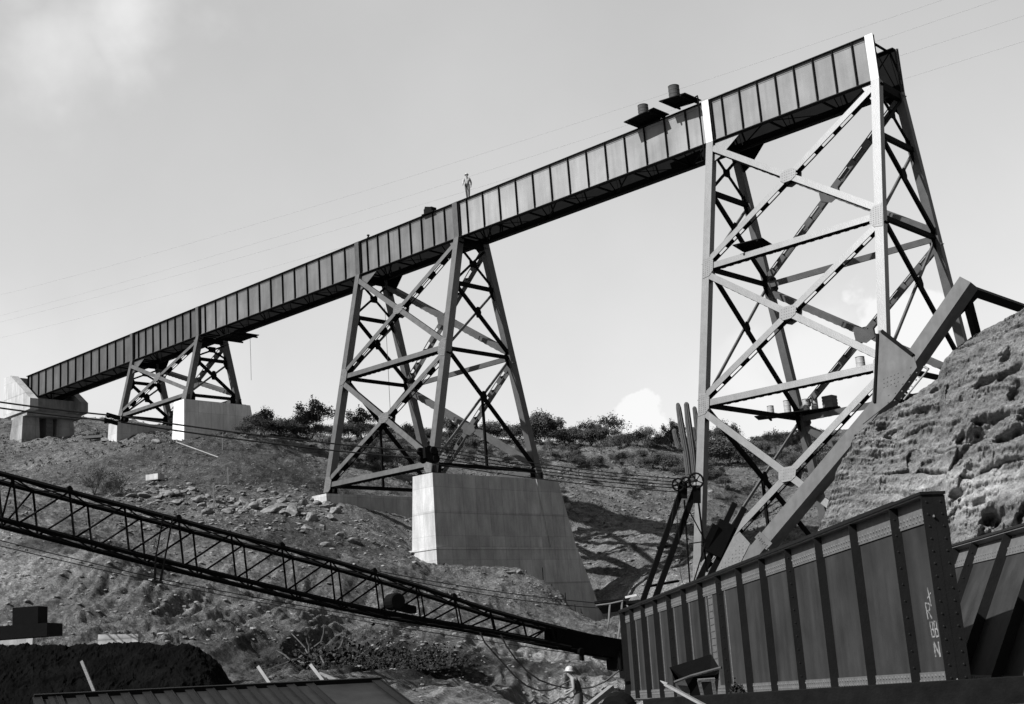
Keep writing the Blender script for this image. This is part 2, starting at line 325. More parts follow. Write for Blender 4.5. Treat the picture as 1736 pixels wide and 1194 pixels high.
def Hz(x, y):
    x = np.asarray(x, float); y = np.asarray(y, float)
    dc = np.hypot(x-CAM[0], y-CAM[1]); k = np.clip((dc-25)/25, .08, 1)
    z = Hbase(x, y)
    for (px, py, dp, r) in FLAT: q = W(px, py, dp); k = k*(1-.85*np.clip(1.5-np.hypot(x-q.x, y-q.y)/r, 0, 1))
    wx, wy = x+1.2*pn(x/4, y/4, 0*x+11), y+1.2*pn(x/4, y/4, 0*x+31)
    z = z+k*(.60*fbm(x/8, y/8, 0*x+1, 3)+.26*(1-fbm(wx/3.4, wy/3.4, 0*x+5, 4, True, .5))*.6-.15)+k*.10*fbm(wx/1.1, wy/1.6, 0*x+15, 3, True, .6)
    z = z+k*.09*fbm(wx/.45, wy/.45, 0*x+9, 3)
    far = np.clip((dc-90)/60, 0, 1); z = z+far*.9*fbm(x/14, y/14, 0*x+3, 3)
    tw = np.clip((x+19-.25*(y-8))/7, 0, 1)*np.clip((dc-72)/10, 0, 1)*np.clip((175-dc)/30, 0, 1)   # flat ledges stepping up the slope beyond the tall pier
    q = z/1.9+.5*fbm(x/9, y/9, 0*x+51, 2); fr_ = q-np.floor(q); z = z+tw*1.9*.55*(np.clip((fr_-.35)/.3, 0, 1)-fr_)
    # rills washed down the shale bank, running towards the camera side
    al, ac = x*.5-y*.86, x*.86+y*.5; ac = ac+.8*pn(x/5, y/5, 0*x+41)
    bank = np.exp(-(((x-0)/17)**2+((y+28)/15)**2)**2); z = z+bank*(.45*(1-np.abs(2*pn(ac/2.6, al/10, 0*x+21)))+.30*(1-np.abs(2*pn(ac/.9, al/6, 0*x+25)))+.12*(1-np.abs(2*pn(ac/.35, al/2.5, 0*x+29))))-bank*.55
    return z
def place(px, py, off=0.):
    r = cF+cR*(px-PX)/FPX-cU*(py-PY)/FPX
    t = np.linspace(14, 190, 420); P = CAM[None]+r[None]*t[:, None]; h = Hz(P[:, 0], P[:, 1]); b = P[:, 2] < h
    i = int(np.argmax(b)) if b.any() else 419
    q = P[i]; return Vector((q[0], q[1], float(h[i])+off))
def ground_mat():
    m = bpy.data.materials.new('desert hillside'); m.use_nodes = True; n, l = m.node_tree.nodes, m.node_tree.links; p = n['Principled BSDF']
    p.inputs['Roughness'].default_value = .97; p.inputs['Specular IOR Level'].default_value = .08
    tc = n.new('ShaderNodeTexCoord'); S = tc.outputs['Object']
    def nz(s, d=6, r=.6):
        q = n.new('ShaderNodeTexNoise'); q.inputs['Scale'].default_value = s; q.inputs['Detail'].default_value = d; q.inputs['Roughness'].default_value = r; l.new(S, q.inputs['Vector']); return q.outputs[0]
    def ramp(src, a, b, ca, cb):
        q = n.new('ShaderNodeMapRange'); q.inputs['From Min'].default_value = a; q.inputs['From Max'].default_value = b; q.inputs['To Min'].default_value = ca; q.inputs['To Max'].default_value = cb; l.new(src, q.inputs['Value']); return q.outputs[0]
    def mth(op, a, b):
        q = n.new('ShaderNodeMath'); q.operation = op
        for i, v in enumerate((a, b)):
            if isinstance(v, (int, float)): q.inputs[i].default_value = v
            else: l.new(v, q.inputs[i])
        return q.outputs[0]
    c = ramp(nz(.12, 5), .35, .65, .088, .165)
    c = mth('MULTIPLY', c, ramp(nz(1.3, 8, .7), .32, .68, .42, 1.6))
    c = mth('MULTIPLY', c, ramp(nz(7, 9, .78), .34, .66, .40, 1.6))
    vo = n.new('ShaderNodeTexVoronoi'); vo.inputs['Scale'].default_value = 3.2; l.new(S, vo.inputs['Vector'])
    st = ramp(vo.outputs['Distance'], .12, .24, 1.0, 0.0)      # scattered pale stones
    stn = mth('MULTIPLY', st, ramp(nz(.5, 3), .42, .58, 0, 1))
    c = mth('MULTIPLY', c, ramp(stn, 0, 1, 1, 2.4))
    at = n.new('ShaderNodeAttribute'); at.attribute_name = 'soil_shade'; sc = mth('MULTIPLY', c, at.outputs['Fac'])
    cc = n.new('ShaderNodeCombineColor'); [l.new(sc, cc.inputs[i]) for i in range(3)]; l.new(cc.outputs[0], p.inputs['Base Color'])
    bp = n.new('ShaderNodeBump'); bp.inputs['Strength'].default_value = 1.0; bp.inputs['Distance'].default_value = .5; l.new(mth('ADD', nz(2.2, 9, .68), mth('MULTIPLY', st, .12)), bp.inputs['Height'])
    b2 = n.new('ShaderNodeBump'); b2.inputs['Strength'].default_value = .8; b2.inputs['Distance'].default_value = .14; l.new(nz(9, 8, .75), b2.inputs['Height']); l.new(bp.outputs[0], b2.inputs['Normal'])
    l.new(b2.outputs[0], p.inputs['Normal'])
    return m
M['ground'] = ground_mat()
def soil_shade_tone(x, y, z):
    # kinds of soil: pale crushed gravel of the haul road, pale shale bank, freshly dumped spoil; shade of slope, hollow and gully painted dark
    t = np.ones_like(x)
    def spot(px, py, dep, r, v):
        nonlocal t
        q = W(px, py, dep); w = np.clip(1.4-np.sqrt(((x-q.x)**2+(y-q.y)**2))/r+.35*fbm(x/3, y/3, 0*x+2, 3), 0, 1); t = t*(1-w)+v*w
    spot(60, 960, 55, 9, 2.3); spot(150, 1000, 52, 5, 1.8); spot(250, 1040, 50, 9, 1.35); spot(420, 1060, 51, 9, 1.1)
    spot(950, 1120, 46, 6, 2.1); spot(960, 1180, 38, 6, 2.1); spot(1010, 1100, 50, 4, 2.0); spot(850, 1180, 36, 4, 1.7)
    spot(420, 790, 97, 9, .55); spot(500, 800, 100, 7, .55); spot(340, 780, 100, 6, .6)  # shade on the spoil slope turned from the sun, painted dark
    spot(620, 1110, 45, 5, .25); spot(700, 1130, 42, 5, .25); spot(540, 1085, 46, 3, .35); spot(160, 905, 62, 4, .5); spot(480, 900, 76, 5, .6); spot(600, 1080, 48, 3, .5)  # shade of the hollow and gully painted dark, bench darker too
    spot(1100, 980, 90, 8, 1.35); spot(1000, 880, 104, 9, 1.25); spot(850, 1000, 70, 5, .9)  # pale patches against the shade right of the tall pier
    return t
def make_ground():
    az0 = math.atan2(cF[1], cF[0])
    az = np.r_[np.linspace(-math.pi, -.50, 60)[:-1], np.linspace(-.50, .50, 760), np.linspace(.50, math.pi, 60)[1:]]
    rd = np.r_[np.geomspace(1.5, 20, 40)[:-1], np.geomspace(20, 185, 560), np.geomspace(190, 4000, 30)]
    Aa, Rr = np.meshgrid(az, rd, indexing='ij'); x = CAM[0]+np.cos(az0+Aa)*Rr; y = CAM[1]+np.sin(az0+Aa)*Rr
    z = Hz(x, y); na, nr = Aa.shape; k = np.arange(na*nr).reshape(na, nr)
    f = np.stack([k[:-1, :-1], k[:-1, 1:], k[1:, 1:], k[1:, :-1]], -1).reshape(-1, 4)[:, ::-1]
    me = bpy.data.meshes.new('ground'); me.vertices.add(na*nr); me.vertices.foreach_set('co', np.stack([x, y, z], -1).ravel())
    me.loops.add(f.size); me.polygons.add(len(f)); me.loops.foreach_set('vertex_index', f.ravel().astype(np.int32)); me.polygons.foreach_set('loop_start', np.arange(0, f.size, 4, dtype=np.int32))
    me.update(calc_edges=True); me.validate()
    at = me.attributes.new('soil_shade', 'FLOAT', 'POINT'); at.data.foreach_set('value', soil_shade_tone(x.ravel(), y.ravel(), z.ravel()).astype(np.float32))
    me.materials.append(M['ground'])
    o = bpy.data.objects.new('ground', me); COL.objects.link(o); o['kind'] = 'structure'
    print('ground up?', me.polygons[1000].normal.z)
make_ground()
# ------------------------------------------------------------------ viaduct
SP = {}
def girder_side(root, x0, x1, s, webm, panels, n_first=None):
    y = s*A_; out = s
    zt = lambda x: gz(x)
    g = MB(); g.plate([(x0, y, zt(x0)-.04), (x1, y, zt(x1)-.04), (x1, y, zt(x1)-H_+.04), (x0, y, zt(x0)-H_+.04)], (0, 1, 0), .03)
    # flange angles lie against the web
    for dz in (-.13, -H_+.13):
        g.plate([(x0, y+out*.026, zt(x0)+dz-.09), (x1, y+out*.026, zt(x1)+dz-.09), (x1, y+out*.026, zt(x1)+dz+.09), (x0, y+out*.026, zt(x0)+dz+.09)], (0, 1, 0), .022)
    go = g.build('plate_girder', webm, root)
    for nm, dz in (('top_flange', -.02), ('bottom_flange', -H_+.02)):
        f = MB(); f.plate([(x0, y-.19, zt(x0)+dz), (x1, y-.19, zt(x1)+dz), (x1, y+.19, zt(x1)+dz), (x0, y+.19, zt(x0)+dz)], (0, 0, 1), .045); f.build(nm, M['edge_steel'], go)
    xs = []
    for (a, st) in panels: xs.append((a, st))
    for (px_, kind) in xs:
        f = MB(); zc = zt(px_)-H_/2
        f.aab(px_-.015, px_+.015, min(y+out*.016, y+out*.175), max(y+out*.016, y+out*.175), zc-H_/2+.05, zc+H_/2-.05)
        f.aab(px_-.10, px_-.016, min(y+out*.038, y+out*.062), max(y+out*.038, y+out*.062), zc-H_/2+.05, zc+H_/2-.05)
        f.build('stiffener', M['edge_steel'], go)
    return go
def girder_span(x0, x1, n, label, webm, webm_far=None, first=None):
    root = empty('girder_span', (x0, 0, gz(x0)-H_), label, 'bridge girder', 'girder spans of the viaduct, abutment to end tower')
    L = x1-x0; sp = (L-1.0)/n
    pos = [(x0+.30, 1)]+[(x0+.30+.75+i*sp, 1) for i in range(n)]
    pos = [p for p in pos if p[0] < x1-.5]
    for s in (-1, 1): girder_side(root, x0, x1, s, webm if s < 0 else M['dark_shade_steel'], pos)  # far webs take the colour darkened for shade
    # cross frames and bottom laterals between the two girders
    k = max(2, int(round(L/3.2)))
    for i in range(k+1):
        x = x0+.25+(L-.5)*i/k; z = gz(x); c = MB()
        c.beam((x, -A_+.03, z-.2), (x, A_-.03, z-.2), .1, .1, (1, 0, 0)); c.beam((x, -A_+.03, z-H_+.2), (x, A_-.03, z-H_+.2), .1, .1, (1, 0, 0))
        c.beam((x+.06, -A_+.1, z-.25), (x+.06, A_-.1, z-H_+.25), .09, .02, (1, 0, 0)); c.beam((x-.06, -A_+.1, z-H_+.25), (x-.06, A_-.1, z-.25), .09, .02, (1, 0, 0))
        c.build('cross_frame', M['dark_shade_steel'], root)
    c = MB()
    for i in range(k):
        xa = x0+.25+(L-.5)*i/k; xb = x0+.25+(L-.5)*(i+1)/k
        c.beam((xa, -A_, gz(xa)-H_+.09), (xb, A_, gz(xb)-H_+.09), .1, .02, (0, 0, 1)) if i % 2 else c.beam((xa, A_, gz(xa)-H_+.09), (xb, -A_, gz(xb)-H_+.09), .1, .02, (0, 0, 1))
    c.build('lateral_bracing', M['dark_shade_steel'], root)
    SP[label] = root; return root
G = .03
girder_span(XAB-2.05, XL1-G, 13, 'leftmost dull grey plate girder span reaching from the concrete abutment to the smallest tower', M['panel_a'])
girder_span(XL1+G, XR1-G, 8, 'short dull grey plate girder span on top of the smallest left tower', M['panel_a'])
girder_span(XR1+G, XL2-G, 13, 'plate girder span between the smallest left tower and the middle tower', M['panel_b'])
girder_span(XL2+G, XR2-G, 8, 'short plate girder span on top of the middle tower', M['panel_b'])
girder_span(XR2+G, XL3-G, 13, 'long pale plate girder span between the middle tower and the tallest tower', M['panel_c'])
girder_span(XL3+G, XR3+.1, 8, 'highest plate girder span on top of the tallest right tower', M['panel_d'])

def tower(label, XL, XRt, zs, z0, zbL, zbR, lw, ld, mlit, mfar, vert_panels):
    """zs: levels of the horizontal struts, last one is the base strut"""
    root = empty('viaduct_tower', ((XL+XRt)/2, 0, min(zbL, zbR)), label, 'steel tower', 'braced steel towers carrying the viaduct')
    yy = lambda z: A_+B_*(-z-H_)
    nN = {-1: Vector((0, -1, B_)).normalized(), 1: Vector((0, 1, B_)).normalized()}
    P = lambda x, s, z: Vector((x, s*yy(z), z))
    for x, zb in ((XL, zbL), (XRt, zbR)):
        for s in (-1, 1):
            m = mlit if s < 0 else mfar
            lg = MB(); lg.beam(P(x, s, gz(x)-H_-.03), P(x, s, zb), lw, ld, nN[s]); o = lg.build('leg', m, root)
            bs = MB(); c = P(x, s, zb); bs.aab(c.x-.5, c.x+.5, c.y-.45, c.y+.45, zb-.05, zb+.06)
            bs.box(c+Vector((0, 0, .3)), (.42, 0, 0), (0, .025, 0), (0, 0, .25)); bs.build('base_plate', M['dark_shade_steel'], o)
            # pilaster on the girder ends over the leg
            z = gz(x); pl = MB(); pl.aab(x-lw/2, x+lw/2, min(s*(A_+.17), s*(A_+.225)), max(s*(A_+.17), s*(A_+.225)), z-H_+.0, z-.0)
            pm = PIL.get((x, s), m)
            pl.build('girder_end_plate', pm, root)
            pe = MB(); [pe.aab(x+q-.012, x+q+.012, min(s*(A_+.03), s*(A_+.168)), max(s*(A_+.03), s*(A_+.168)), z-H_+.05, z-.05) for q in (-lw/2+.02, lw/2-.02)]
            pe.build('end_stiffener', M['edge_steel'], root)
    # long faces
    levels = [-H_-.35]+list(zs)
    def member(nm, a, b, s, w, slotted, m, off=0.):
        n = nN[s]; a, b = V(a), V(b); d = (b-a).normalized(); u = n.cross(d)
        L = (b-a).length; mb = MB(); dep = ld*.82
        mb.beam(a+n*(dep/2-.012+off), b+n*(dep/2-.012+off), w, .024, n)
        o = mb.build(nm, m, root)
        m2 = MB()
        if not slotted: m2.beam(a-n*(dep/2-.012), b-n*(dep/2-.012), w*.9, .024, n)
        if slotted:
            k = int(L/1.3)
            for sgn in (-1, 1):
                for i in range(k+1):
                    c = a+d*(L*i/k); hw = .27 if 0 < i < k else .55
                    m2.box(c+u*sgn*w*.44, d*hw, n*(dep/2-.03), u*.008)
                    if sgn > 0: m2.box(c-n*(dep/2-.012), d*hw, n*.012, u*w*.42)
                for q in (-1, 1): m2.box((a+b)/2+u*sgn*w*.44+n*q*(dep/2-.03), d*L/2, n*.025, u*.022)
        else:
            for sgn in (-1, 1): m2.box((a+b)/2+u*sgn*w*.44, d*L/2, n*(dep/2-.03), u*.01)
            k = int(L/.5)
            for i in range(k):                                   # lacing bars make the lower edge toothed
                c = a+d*(L*(i+.5)/k); m2.box(c-n*(dep/2+.0)+u*(-.455*w if u.z > 0 else .455*w), d*.12, n*.02, u*.012)
        m2.build('lacing', M['dark_shade_steel'] if s < 0 else m, o)
        return o
    for s in (-1, 1):
        m = mlit if s < 0 else mfar
        hw = lw/2-.02
        for i in range(len(zs)):
            zt, zb = levels[i], levels[i+1]
            a1, b1 = P(XL+hw, s, zb+.45), P(XRt-hw, s, zt-.12 if i == 0 else zt-.55)
            a2, b2 = P(XL+hw, s, zt-.15 if i == 0 else zt-.55), P(XRt-hw, s, zb+.5)
            w = .36 if lw > .45 else .33
            member('diagonal_brace', a1, b1, s, w, True, m)
            member('diagonal_brace', a2, b2, s, w, False, m, off=.03)
            member('strut', P(XL+hw, s, zb), P(XRt-hw, s, zb), s, w, False, m)
            # gusset where the diagonals cross
            t = .5; c = (a1+b1)/2; 
            den = ((b1.x-a1.x)*(b2.z-a2.z)-(b1.z-a1.z)*(b2.x-a2.x)); tt = ((a2.x-a1.x)*(b2.z-a2.z)-(a2.z-a1.z)*(b2.x-a2.x))/den
            c = a1+(b1-a1)*tt; n = nN[s]; ux = Vector((1, 0, 0)); uz = n.cross(ux); uz = uz if uz.z > 0 else -uz
            g = MB(); g.plate([c+ux*q[0]+uz*q[1]+n*(ld*.41+.045) for q in ((-.5, .2), (-.25, .38), (.28, .38), (.5, .2), (.45, -.2), (.2, -.36), (-.28, -.38), (-.5, -.18))], n, .02)
            for qx in np.linspace(-.36, .36, 6):
                for qz in np.linspace(-.24, .24, 4): g.dome(c+ux*qx+uz*qz+n*(ld*.41+.055), n, .028, 5)
            g.plate([c+ux*q[0]+uz*q[1]-n*(ld*.41+.02) for q in ((-.6, .2), (.6, .2), (.6, -.3), (0, -.55), (-.6, -.3))], n, .02)
            g.build('gusset_plate', M['gus'] if s < 0 else mfar, root)
            for x, sg in ((XL, 1), (XRt, -1)):
                c = P(x, s, zb); g = MB(); e = .05+ld/2
                g.plate([c+ux*sg*q[0]+uz*q[1]+n*(ld*.5+.012) for q in ((-.2, .62), (.28, .55), (.5, .3), (.5, -.35), (.26, -.62), (-.2, -.7))], n, .02)
                for qx in np.linspace(-.12, .42, 5):
                    for qz in np.linspace(-.5, .45, 9):
                        if abs(qz) < .45 or qx < .3: g.dome(c+ux*sg*qx+uz*qz+n*(ld*.5+.022), n, .028, 5)
                g.build('gusset_plate', M['gus'] if s < 0 else mfar, root)
        # top knee plates
        for x, sg in ((XL, 1), (XRt, -1)):
            c = P(x, s, gz(x)-H_-.05); ux = Vector((sg, 0, 0)); n = nN[s]; uz = Vector((0, 0, 1))
            big = sg > 0
            q = [(-.2, 0), (2.0 if big else .9, 0), (.75 if big else .35, -1.0), (.2, -1.25), (-.2, -1.25)]
            g = MB(); g.plate([c+ux*a+Vector((0, s*B_*-b, b)) for a, b in q], n, .03)
            g.build('knee_plate', m if s < 0 else M['dark_shade_steel'], root)
    # transverse frames
    for x, zb in ((XL, zbL), (XRt, zbR)):
        fx = x
        def tb(nm, ya, za, yb, zb_, w=.2, t=.22, mm=M['dark_shade_steel'], dx=0):
            q = MB(); q.beam((fx+dx, ya, za), (fx+dx, yb, zb_), w, t, (1, 0, 0)); return q.build(nm, mm, root)
        yi = lambda z: yy(z)-.18
        tb('top_strut', -yi(-H_-.25), gz(x)-H_-.25, yi(-H_-.25), gz(x)-H_-.25, .45, .3)
        tb('transverse_strut', -yi(z0), z0, yi(z0), z0, .26, .24)
        tb('transverse_brace', -yi(z0), z0+.25, yi(-3.1), -3.1, .15, .1, dx=.06); tb('transverse_brace', yi(z0), z0+.25, -yi(-3.1), -3.1, .15, .1, dx=-.06)
        q = MB(); cc = Vector((fx, 0, (z0-3.)/2+.15)); q.plate([cc+Vector((0, a, b)) for a, b in ((-.35, -.2), (.35, -.2), (.35, .3), (-.35, .3))], (1, 0, 0), .03); q.build('gusset_plate', M['dark_shade_steel'], root)
        lv = [z0]+list(zs)
        for i in range(len(lv)-1):
            za, zc = lv[i]-.2, lv[i+1]+.25
            if zc < zb+.1: zc = zb+.3
            last = i == len(lv)-2
            tb('transverse_brace', -yi(za), za, yi(zc), zc, .24, .18, dx=.08); tb('transverse_brace', yi(za), za, -yi(zc), zc, .15, .10, M['lightbr'], dx=-.06)
            tb('transverse_strut', -yi(lv[i+1]), lv[i+1], yi(lv[i+1]), lv[i+1], .24, .22)
            t = yi(za)/(yi(za)+yi(zc)); zm = za+(zc-za)*t
            q = MB(); q.plate([Vector((fx+.18, a, zm+b)) for a, b in ((-.3, .1), (-.1, .4), (.15, .4), (.3, .05), (.2, -.4), (-.2, -.4))], (1, 0, 0), .02); q.build('gusset_plate', M['dark_shade_steel'], root)
            if last and vert_panels: tb('hanger', 0, zm, 0, lv[i+1], .16, .14)
        for s in (-1, 1):                                          # plates where the frame meets the leg
            for z in [z0]+list(zs)[:-1]:
                q = MB(); yl = yy(z)-.12
                q.plate([Vector((fx, s*(yl-a), z+b)) for a, b in ((0, .7), (.25, .5), (.45, .15), (.45, -.2), (.25, -.6), (0, -.8))], (1, 0, 0), .03); q.build('gusset_plate', M['dark_shade_steel'], root)
            q = MB(); z = zb+.55; yl = yy(z)-.12
            q.plate([Vector((fx, s*(yl-a), z+b)) for a, b in ((0, .8), (.3, .5), (.6, .1), (.55, -.4), (0, -.5))], (1, 0, 0), .03); q.build('gusset_plate', M['dark_shade_steel'], root)
    return root
PIL = {(XR3, -1): M['white_paint'], (XL3, -1): M['white_paint'], (XR2, -1): M['steel_mid'], (XL2, -1): M['steel_mid'], (XR1, -1): M['panel_a'], (XL1, -1): M['panel_a']}
M['gus'] = mat('riveted gusset paint', .075, .47, .8, .35, 5.)
M['lightbr'] = mat('grey brace paint', .08, .6, .4, .2, 4.)
M['far_a'] = mat('far side steel grey', .075, .6, .45, .2, 2.)
tower('tallest braced steel tower on the right, its near legs pale in the sun', XL3, XR3, [-10.56, -18.5, -27.6], -5.8, -28.6, -28.6, .47, .42, M['steel_big'], M['far_a'], True)
tower('middle braced steel tower standing on the tall concrete pier', XL2, XR2, [-10.6, -18.54], -5.85, -19.1, -19.22, .47, .56, M['steel_mid'], M['far_a'], True)
tower('smallest braced steel tower on the left, nearest the abutment', XL1, XR1, [-7.74], -4.5, -8.25, -8.3, .42, .5, M['steel_low'], M['far_a'], False)

# ------------------------------------------------------------------ concrete
def pier(label, X, hw, z, y0, y1, zb, yb0, yb1, m, extra=None, grp='concrete piers under the towers'):
    root = empty('concrete_pier', (X, 0, zb), label, 'concrete pier', grp)
    bt = (z-zb)*.045
    q = MB(); q.frustum([(X-hw-bt, yb0, zb), (X+hw+bt, yb0, zb), (X+hw+bt, yb1, zb), (X-hw-bt, yb1, zb)], [(X-hw, y0, z), (X+hw, y0, z), (X+hw, y1, z), (X-hw, y1, z)])
    q.build('shaft', m, root)
    return root
# tall pier: upper shaft, ledge, spreading lower shaft
tpier = empty('concrete_pier', (XR2, 0, -31), 'tallest concrete pier with a ledge round it, sunlit end, under the middle tower', 'concrete pier', 'concrete piers under the towers')
X = XR2-.04
def fr(mb, z0_, z1_, h0, h1, ya0, yb0, ya1, yb1): mb.frustum([(X-h0, ya0, z0_), (X+h0, ya0, z0_), (X+h0, yb0, z0_), (X-h0, yb0, z0_)], [(X-h1, ya1, z1_), (X+h1, ya1, z1_), (X+h1, yb1, z1_), (X-h1, yb1, z1_)])
q = MB(); fr(q, -24.0, -19.27, 1.12, .93, -6.15, 4.55, -5.92, 3.75); q.build('upper_shaft', M['concrete'], tpier)
q = MB(); X_ = X; fr(q, -24.0, -19.27, 1.22, 1.03, 4.55, 7.2, 3.75, 6.0); q.build('buttress', M['concrete'], tpier)
q = MB(); fr(q, -24.12, -24.0, 1.30, 1.27, -6.32, 7.34, -6.3, 7.32); q.build('ledge', M['concrete'], tpier)
q = MB(); fr(q, -33, -24.12, 1.75, 1.25, -6.8, 10.7, -6.27, 7.28); q.build('lower_shaft', M['concrete'], tpier)
q = MB()
for i, (dx, dz) in enumerate(((5.0, 0), (6.4, .2), (7.0, -.9), (7.4, -1.5), (7.9, -1.5), (8.6, -2.3), (9.0, -2.6))): q.tube([(X+2.0, dx-4.0+i*.2, -27.5+dz), (X+2.0, dx-4.0+i*.2, -25.6+dz)], .03, 5)
q.build('starter_bars', M['rust'], tpier)
pier('low long concrete wall under the left legs of the middle tower, white square end', XL2+.1, .8, -19.2, -6.0, 6.0, -22.5, -6.1, 6.2, M['concrete'])
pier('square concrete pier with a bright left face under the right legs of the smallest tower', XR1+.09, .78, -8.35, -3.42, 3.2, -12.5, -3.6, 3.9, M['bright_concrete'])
pier('low concrete pier under the left legs of the smallest tower', XL1+.05, .74, -8.4, -3.35, 3.2, -11, -3.5, 3.4, M['concrete'])
ab = empty('abutment', (-82.5, 0, -7), 'white concrete abutment with slanted wing walls on battered legs at the left end', 'abutment')
for s in (-1, 1):
    q = MB(); y0, y1 = (-3.2, -2.35) if s < 0 else (2.2, 3.0)
    po = [(-86.0, 0, 0), (-84.6, 0, 0), (-80.27, 0, -3.1), (-80.27, 0, -4.2), (-86.0, 0, -4.2)]
    q.plate([Vector((a, (y0+y1)/2, c)) for a, _, c in po], (0, 1, 0), abs(y1-y0)); q.build('wing_wall', M['old_concrete'] if s > 0 else M['concrete'], ab)
q = MB(); q.aab(-84.9, -81.6, -2.35, 2.2, -4.2, -2.75); q.aab(-86, -84.9, -2.35, 2.2, -4.2, -.05); q.build('bridge_seat', M['old_concrete'], ab)
q = MB(); q.aab(-84.7, -81.3, -3.0, 2.8, -4.62, -4.2); q.build('cap_beam', M['old_concrete'], ab)
for y0, y1 in ((-3.1, -1.4), (.6, 2.3)):
    q = MB(); q.frustum([(-85.3, y0-.25, -10), (-81.9, y0-.25, -10), (-81.9, y1+.25, -10), (-85.3, y1+.25, -10)], [(-84.15, y0, -4.62), (-81.97, y0, -4.62), (-81.97, y1, -4.62), (-84.15, y1, -4.62)]); q.build('pillar', M['old_concrete'], ab)
q = MB(); q.aab(-83.6, -82.1, -.55, .15, -9.5, -4.62)
for i in range(10): q.aab(-82.1, -82.03, -.55, .15, -9.2+i*.45, -9.05+i*.45)
q.build('form_stack', M['wood'], ab)
# ------------------------------------------------------------------ arch truss started at the foot of the right tower
arch = empty('arch_truss', (1, 0, -28), 'heavy inclined steel chord rising from the foot of the tallest tower to the cliff', 'steel arch')
def nearp(px, py, off=.45):
    r = cF+cR*(px-PX)/FPX-cU*(py-PY)/FPX
    t = -(CAM[1]+A_+off+B_*(-CAM[2]-H_))/(r[1]-B_*r[2]); return V(CAM+t*r)
M['arch_lit'] = mat('arch chord paint', .09, .6, .25, .2, 1.5, streak=.2)
cF0, cK, cT = nearp(1238, 995), nearp(1510, 671), nearp(1643, 479)
n_ = Vector((0, -1, B_)).normalized(); mir = lambda p: Vector((p.x, -p.y, p.z))
for s in (-1, 1):
    n = n_ if s < 0 else mir(n_); g_ = (lambda p: p) if s < 0 else mir
    q = MB(); q.beam(g_(cF0), g_(cK), .70, .8, n); q.build('bottom_chord', M['arch_lit'] if s < 0 else M['far_a'], arch)
    q = MB(); q.beam(g_(cK), g_(cT), .66, .8, n); q.build('bottom_chord', M['arch_lit'] if s < 0 else M['far_a'], arch)
    if s < 0:
        o_ = n*.42
        q = MB(); q.plate([g_(nearp(*p))+o_ for p in ((1497, 566), (1504, 564), (1556, 607), (1562, 628), (1520, 684), (1470, 724), (1484, 700))], n, .025)
        for i in range(8):
            for j in range(4):
                c = nearp(1508+i*6.2+j*5.2, 683-i*7.8+j*4.4)+o_; 
                if (i+j) % 2: q.dome(c+n*.013, n, .045, 6)
        for i in range(5):
            for j in range(3): q.dome(nearp(1506+i*6, 648-i*2.4+j*7)+o_+n*.013, n, .04, 6)
        q.build('gusset_plate', M['arch_lit'], arch)
        q = MB(); q.beam(nearp(1503, 567)+o_*1.1, nearp(1556, 608)+o_*1.1, .16, .12, n); q.beam(nearp(1496, 572)+o_*1.1, nearp(1491, 688)+o_*1.1, .12, .10, n); q.build('stiffening_angle', M['dark_shade_steel'], arch)
        q = MB(); q.plate([nearp(*p)+o_ for p in ((1215, 985), (1222, 945), (1240, 925), (1262, 905), (1280, 925), (1250, 985))], n, .03)
        for i in range(8):
            for j in range(5): q.dome(nearp(1226+i*6, 972-i*7+j*6)+o_+n*.015, n, .035, 6)
        q.build('foot_gusset', M['rivet_strip'], arch)
        q = MB(); q.plate([nearp(*p)+o_*1.05 for p in ((1288, 915), (1297, 905), (1318, 925), (1308, 936))], n, .03)
        for i in range(4):
            for j in range(3): q.dome(nearp(1294+i*5+j*1.5, 912+i*5.5-j*0+j*4)+o_*1.08+n*.015, n, .04, 6)
        q.build('splice_plate', M['arch_lit'], arch)
q = MB(); q.beam(cT+Vector((-.2, 0, -.25)), mir(cT)+Vector((-.2, 0, -.25)), .45, .4, (1, 0, 1)); q.build('lateral_strut', M['dark_shade_steel'], arch)
mid_ = (cT+mir(cT))/2+(cK-cT)*.42
q = MB(); q.beam(cT+(cK-cT)*.06, mid_, .4, .3, (1, 0, 1)); q.build('lateral_brace', M['dark_shade_steel'], arch)
q = MB(); q.beam(mir(cT)+(mir(cK)-mir(cT))*.06, mid_, .4, .3, (1, 0, 1)); q.build('lateral_brace', M['dark_shade_steel'], arch)
q = MB(); q.plate([cT+(cK-cT)*.02, cT.lerp(mir(cT), .2)+(cK-cT)*.02, cT.lerp(mir(cT), .12)+(cK-cT)*.3, cT+(cK-cT)*.45], n_.cross(cT-cK), .03); q.build('knee_plate', M['dark_shade_steel'], arch)
q = MB(); q.beam(cK, mir(cK), .5, .4, (1, 0, 1)); q.build('lateral_strut', M['dark_shade_steel'], arch)
# light pole ladder on the chord
ld = MB(); a, b = W(1574, 626, 58.0), W(1532, 678, 58.0)
ld.tube([a, b], .045, 6); ld.tube([a+Vector((0, 0, .0)), W(1567, 622, 58.3)], .06, 6)
for t in (.3, .6, .85): ld.tube([a.lerp(b, t), a.lerp(b, t)+Vector((-.25, .3, .15))], .03, 5)
tag(ld.build('hook_pole', M['wood_pale'], None, loc=b), 'thin pale hooked pole leaning under the inclined arch chord beside the cliff', 'pole')
